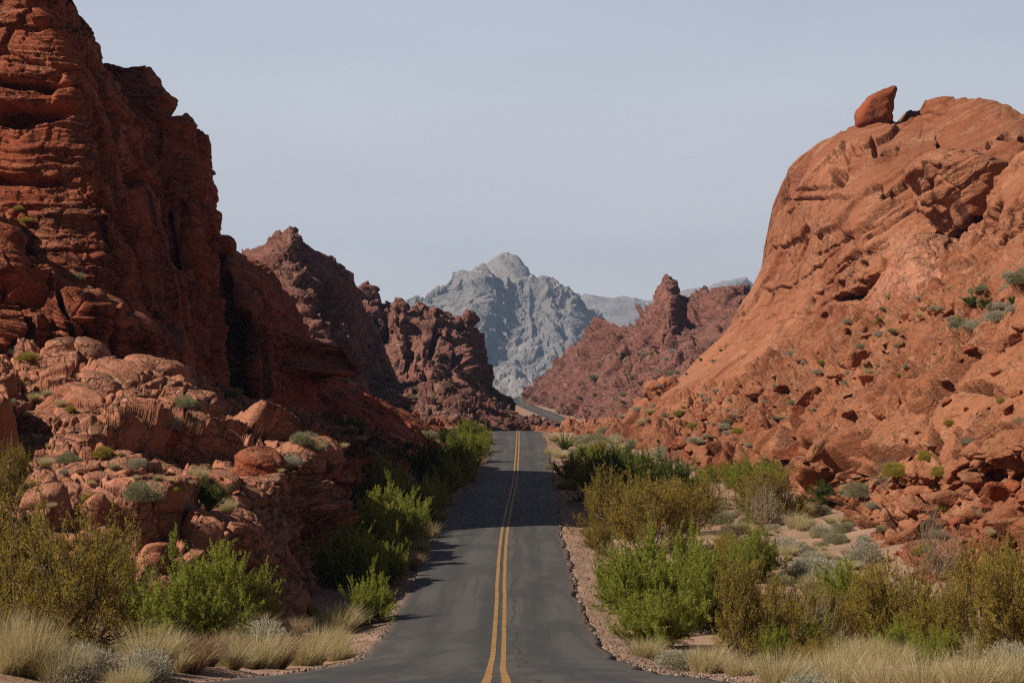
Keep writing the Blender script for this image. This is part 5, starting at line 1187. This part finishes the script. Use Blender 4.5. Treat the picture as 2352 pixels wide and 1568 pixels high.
stones([(0, 1000), (420, 1050), (640, 1080), (620, 1180), (300, 1250), (0, 1180)], 24, (6, 18), 'loose rocks on the pink terrace', 'pinkish rock lying loose on the stepped terrace', 24)

# gravel along the broken edges of the asphalt: too fine to count
rg = np.random.default_rng(9); n = 9000
yy = 36*np.exp(rg.uniform(0, 1, n)*math.log(300/36)); sdx = rg.uniform(0, 1, n) < .62; off = np.abs(rg.normal(0, 1, n))*.8-.12
xx = np.where(sdx, er(yy)+off*1.5, el(yy)-off); keep = np.abs(off) < 3; xx, yy = xx[keep], yy[keep]; n = len(xx)
zz = zground(xx, yy)
on = (xx < er(yy)) & (xx > el(yy)); zz = np.where(on, zr(yy)+.03, zz)
rad = rg.uniform(.012, .045, n)*(1+yy/150)
tv = np.array([(1, 0, -.3), (-.5, .87, -.3), (-.5, -.87, -.3), (.1, .1, .8)])
Vg = (np.stack([xx, yy, zz], 1)[:, None]+rad[:, None, None]*(tv[None]+rg.normal(0, .25, (n, 4, 3)))).reshape(-1, 3)
kk = np.arange(n)[:, None, None]*4+np.array([(0, 1, 3), (1, 2, 3), (2, 0, 3)])[None]
tag(link('gravel', np_mesh('gravel', Vg, kk.reshape(-1, 3), simple('gravel_stone', (.34, .25, .20), .9, .5, 20), False)), 'scattered gravel along the crumbling asphalt edges', 'gravel', kind='stuff')
SUN_EL, SUN_AZ, SUN_W = 40, 72, 5.0
SKY_W, EXPO, HAZE = .12, 0.33, 7.5e-5
SKY_RAMP = [(0.0, (7.2, 6.7, 6.2)), (.07, (5.8, 5.75, 5.7)), (.2, (3.85, 4.05, 4.65)), (.30, (.6, .7, .95)), (1.0, (.35, .45, .7))]
# ---------------------------------------------------------------- camera, light, air
cam = bpy.data.cameras.new('camera'); co = bpy.data.objects.new('camera', cam); COL.objects.link(co)
cam.sensor_width = 36; cam.lens = 36*F/2352; cam.shift_y = (HY-784)/2352; cam.clip_start = .5; cam.clip_end = 60000
co.rotation_euler = (math.radians(90), 0, 0); SC.camera = co
EL_S, AZ = math.radians(SUN_EL), math.radians(SUN_AZ)          # azimuth from behind the camera towards the left
tosun = (-math.sin(AZ)*math.cos(EL_S), -math.cos(AZ)*math.cos(EL_S), math.sin(EL_S))
from mathutils import Vector
sl = bpy.data.lights.new('sun', 'SUN'); sl.energy = SUN_W; sl.angle = math.radians(.5); sl.color = (1, .90, .76)
so = bpy.data.objects.new('sun', sl); COL.objects.link(so); so.rotation_euler = Vector(tosun).to_track_quat('Z', 'Y').to_euler()
w = bpy.data.worlds.new('World'); SC.world = w; w.use_nodes = True; nt = w.node_tree; nt.nodes.clear()
ow = nt.nodes.new('ShaderNodeOutputWorld'); bg = nt.nodes.new('ShaderNodeBackground'); nt.links.new(bg.outputs[0], ow.inputs[0])
sk = nt.nodes.new('ShaderNodeTexSky'); sk.sky_type = 'NISHITA'; sk.sun_disc = False; sk.sun_elevation = EL_S
sk.sun_rotation = math.atan2(tosun[0], tosun[1]); sk.air_density = 1.0; sk.dust_density = 2.5; sk.ozone_density = 1.5
geo = nt.nodes.new('ShaderNodeTexCoord'); sep = nt.nodes.new('ShaderNodeSeparateXYZ'); nt.links.new(geo.outputs['Generated'], sep.inputs[0])
rmp = nt.nodes.new('ShaderNodeValToRGB'); nt.links.new(sep.outputs[2], rmp.inputs[0])
e = rmp.color_ramp.elements
for p_, c_ in SKY_RAMP[1:-1]: 
    n_ = e.new(p_); n_.color = (*c_, 1)
e[0].position = SKY_RAMP[0][0]; e[0].color = (*SKY_RAMP[0][1], 1); e[len(SKY_RAMP)-1].position = SKY_RAMP[-1][0]; e[len(SKY_RAMP)-1].color = (*SKY_RAMP[-1][1], 1)
# thin cirrus veil
nz = nt.nodes.new('ShaderNodeTexNoise'); mpn = nt.nodes.new('ShaderNodeMapping'); nt.links.new(geo.outputs['Generated'], mpn.inputs[0]); mpn.inputs['Scale'].default_value = (3, 3, 14)
nt.links.new(mpn.outputs[0], nz.inputs['Vector']); nz.inputs['Scale'].default_value = 1.6; nz.inputs['Detail'].default_value = 5
mr = nt.nodes.new('ShaderNodeMapRange'); nt.links.new(nz.outputs[0], mr.inputs[0]); mr.inputs[1].default_value = .3; mr.inputs[2].default_value = .7; mr.inputs[3].default_value = .95; mr.inputs[4].default_value = 1.05
mxs = nt.nodes.new('ShaderNodeMix'); mxs.data_type = 'RGBA'; mxs.inputs[0].default_value = .88
nt.links.new(sk.outputs[0], mxs.inputs[6]); nt.links.new(rmp.outputs[0], mxs.inputs[7])
vm = nt.nodes.new('ShaderNodeVectorMath'); vm.operation = 'SCALE'; nt.links.new(mxs.outputs[2], vm.inputs[0]); nt.links.new(mr.outputs[0], vm.inputs[3])
# sky dimming added behind the camera, to darken the shaded rock faces
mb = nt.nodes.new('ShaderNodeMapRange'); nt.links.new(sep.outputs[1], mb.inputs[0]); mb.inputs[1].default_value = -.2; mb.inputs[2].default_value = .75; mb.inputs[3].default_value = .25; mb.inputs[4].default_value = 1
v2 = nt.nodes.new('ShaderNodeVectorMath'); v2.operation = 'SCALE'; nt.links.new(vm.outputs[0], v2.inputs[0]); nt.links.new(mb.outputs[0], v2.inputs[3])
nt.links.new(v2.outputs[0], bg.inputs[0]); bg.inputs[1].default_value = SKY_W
if HAZE:
    hb = bpy.data.meshes.new('haze'); 
    x0, x1, y0, y1, z0, z1 = -9000, 9000, -400, 11500, -64, 900
    vs = [(x, y, z) for x in (x0, x1) for y in (y0, y1) for z in (z0, z1)]
    hb.from_pydata(vs, [], [(0, 1, 3, 2), (4, 6, 7, 5), (0, 4, 5, 1), (2, 3, 7, 6), (0, 2, 6, 4), (1, 5, 7, 3)])
    mh = bpy.data.materials.new('haze_air'); mh.use_nodes = True; t = mh.node_tree; t.nodes.clear()
    oo = t.nodes.new('ShaderNodeOutputMaterial'); pv = t.nodes.new('ShaderNodeVolumePrincipled'); t.links.new(pv.outputs[0], oo.inputs['Volume'])
    pv.inputs['Color'].default_value = (.44, .64, 1.0, 1); pv.inputs['Density'].default_value = HAZE; pv.inputs['Anisotropy'].default_value = .2
    hb.materials.append(mh)
    tag(link('haze', hb), 'pale blue haze of dry air between the near rocks and the far mountain', 'haze', kind='stuff')
SC.cycles.volume_bounces = 0; SC.cycles.max_bounces = 5; SC.cycles.diffuse_bounces = 2; SC.cycles.transparent_max_bounces = 8; SC.cycles.glossy_bounces = 2; SC.cycles.transmission_bounces = 3
SC.view_settings.view_transform = 'Standard'; SC.view_settings.look = 'None'; SC.view_settings.exposure = EXPO; SC.view_settings.gamma = 1
SC.cycles.use_denoising = False; SC.cycles.sample_clamp_indirect = 2.0; SC.cycles.caustics_reflective = False; SC.cycles.caustics_refractive = False; SC.cycles.use_adaptive_sampling = False
SC.cycles.pixel_filter_type = 'BLACKMAN_HARRIS'; SC.cycles.filter_width = 1.25
print('script done', round(time.time()-T0, 1))
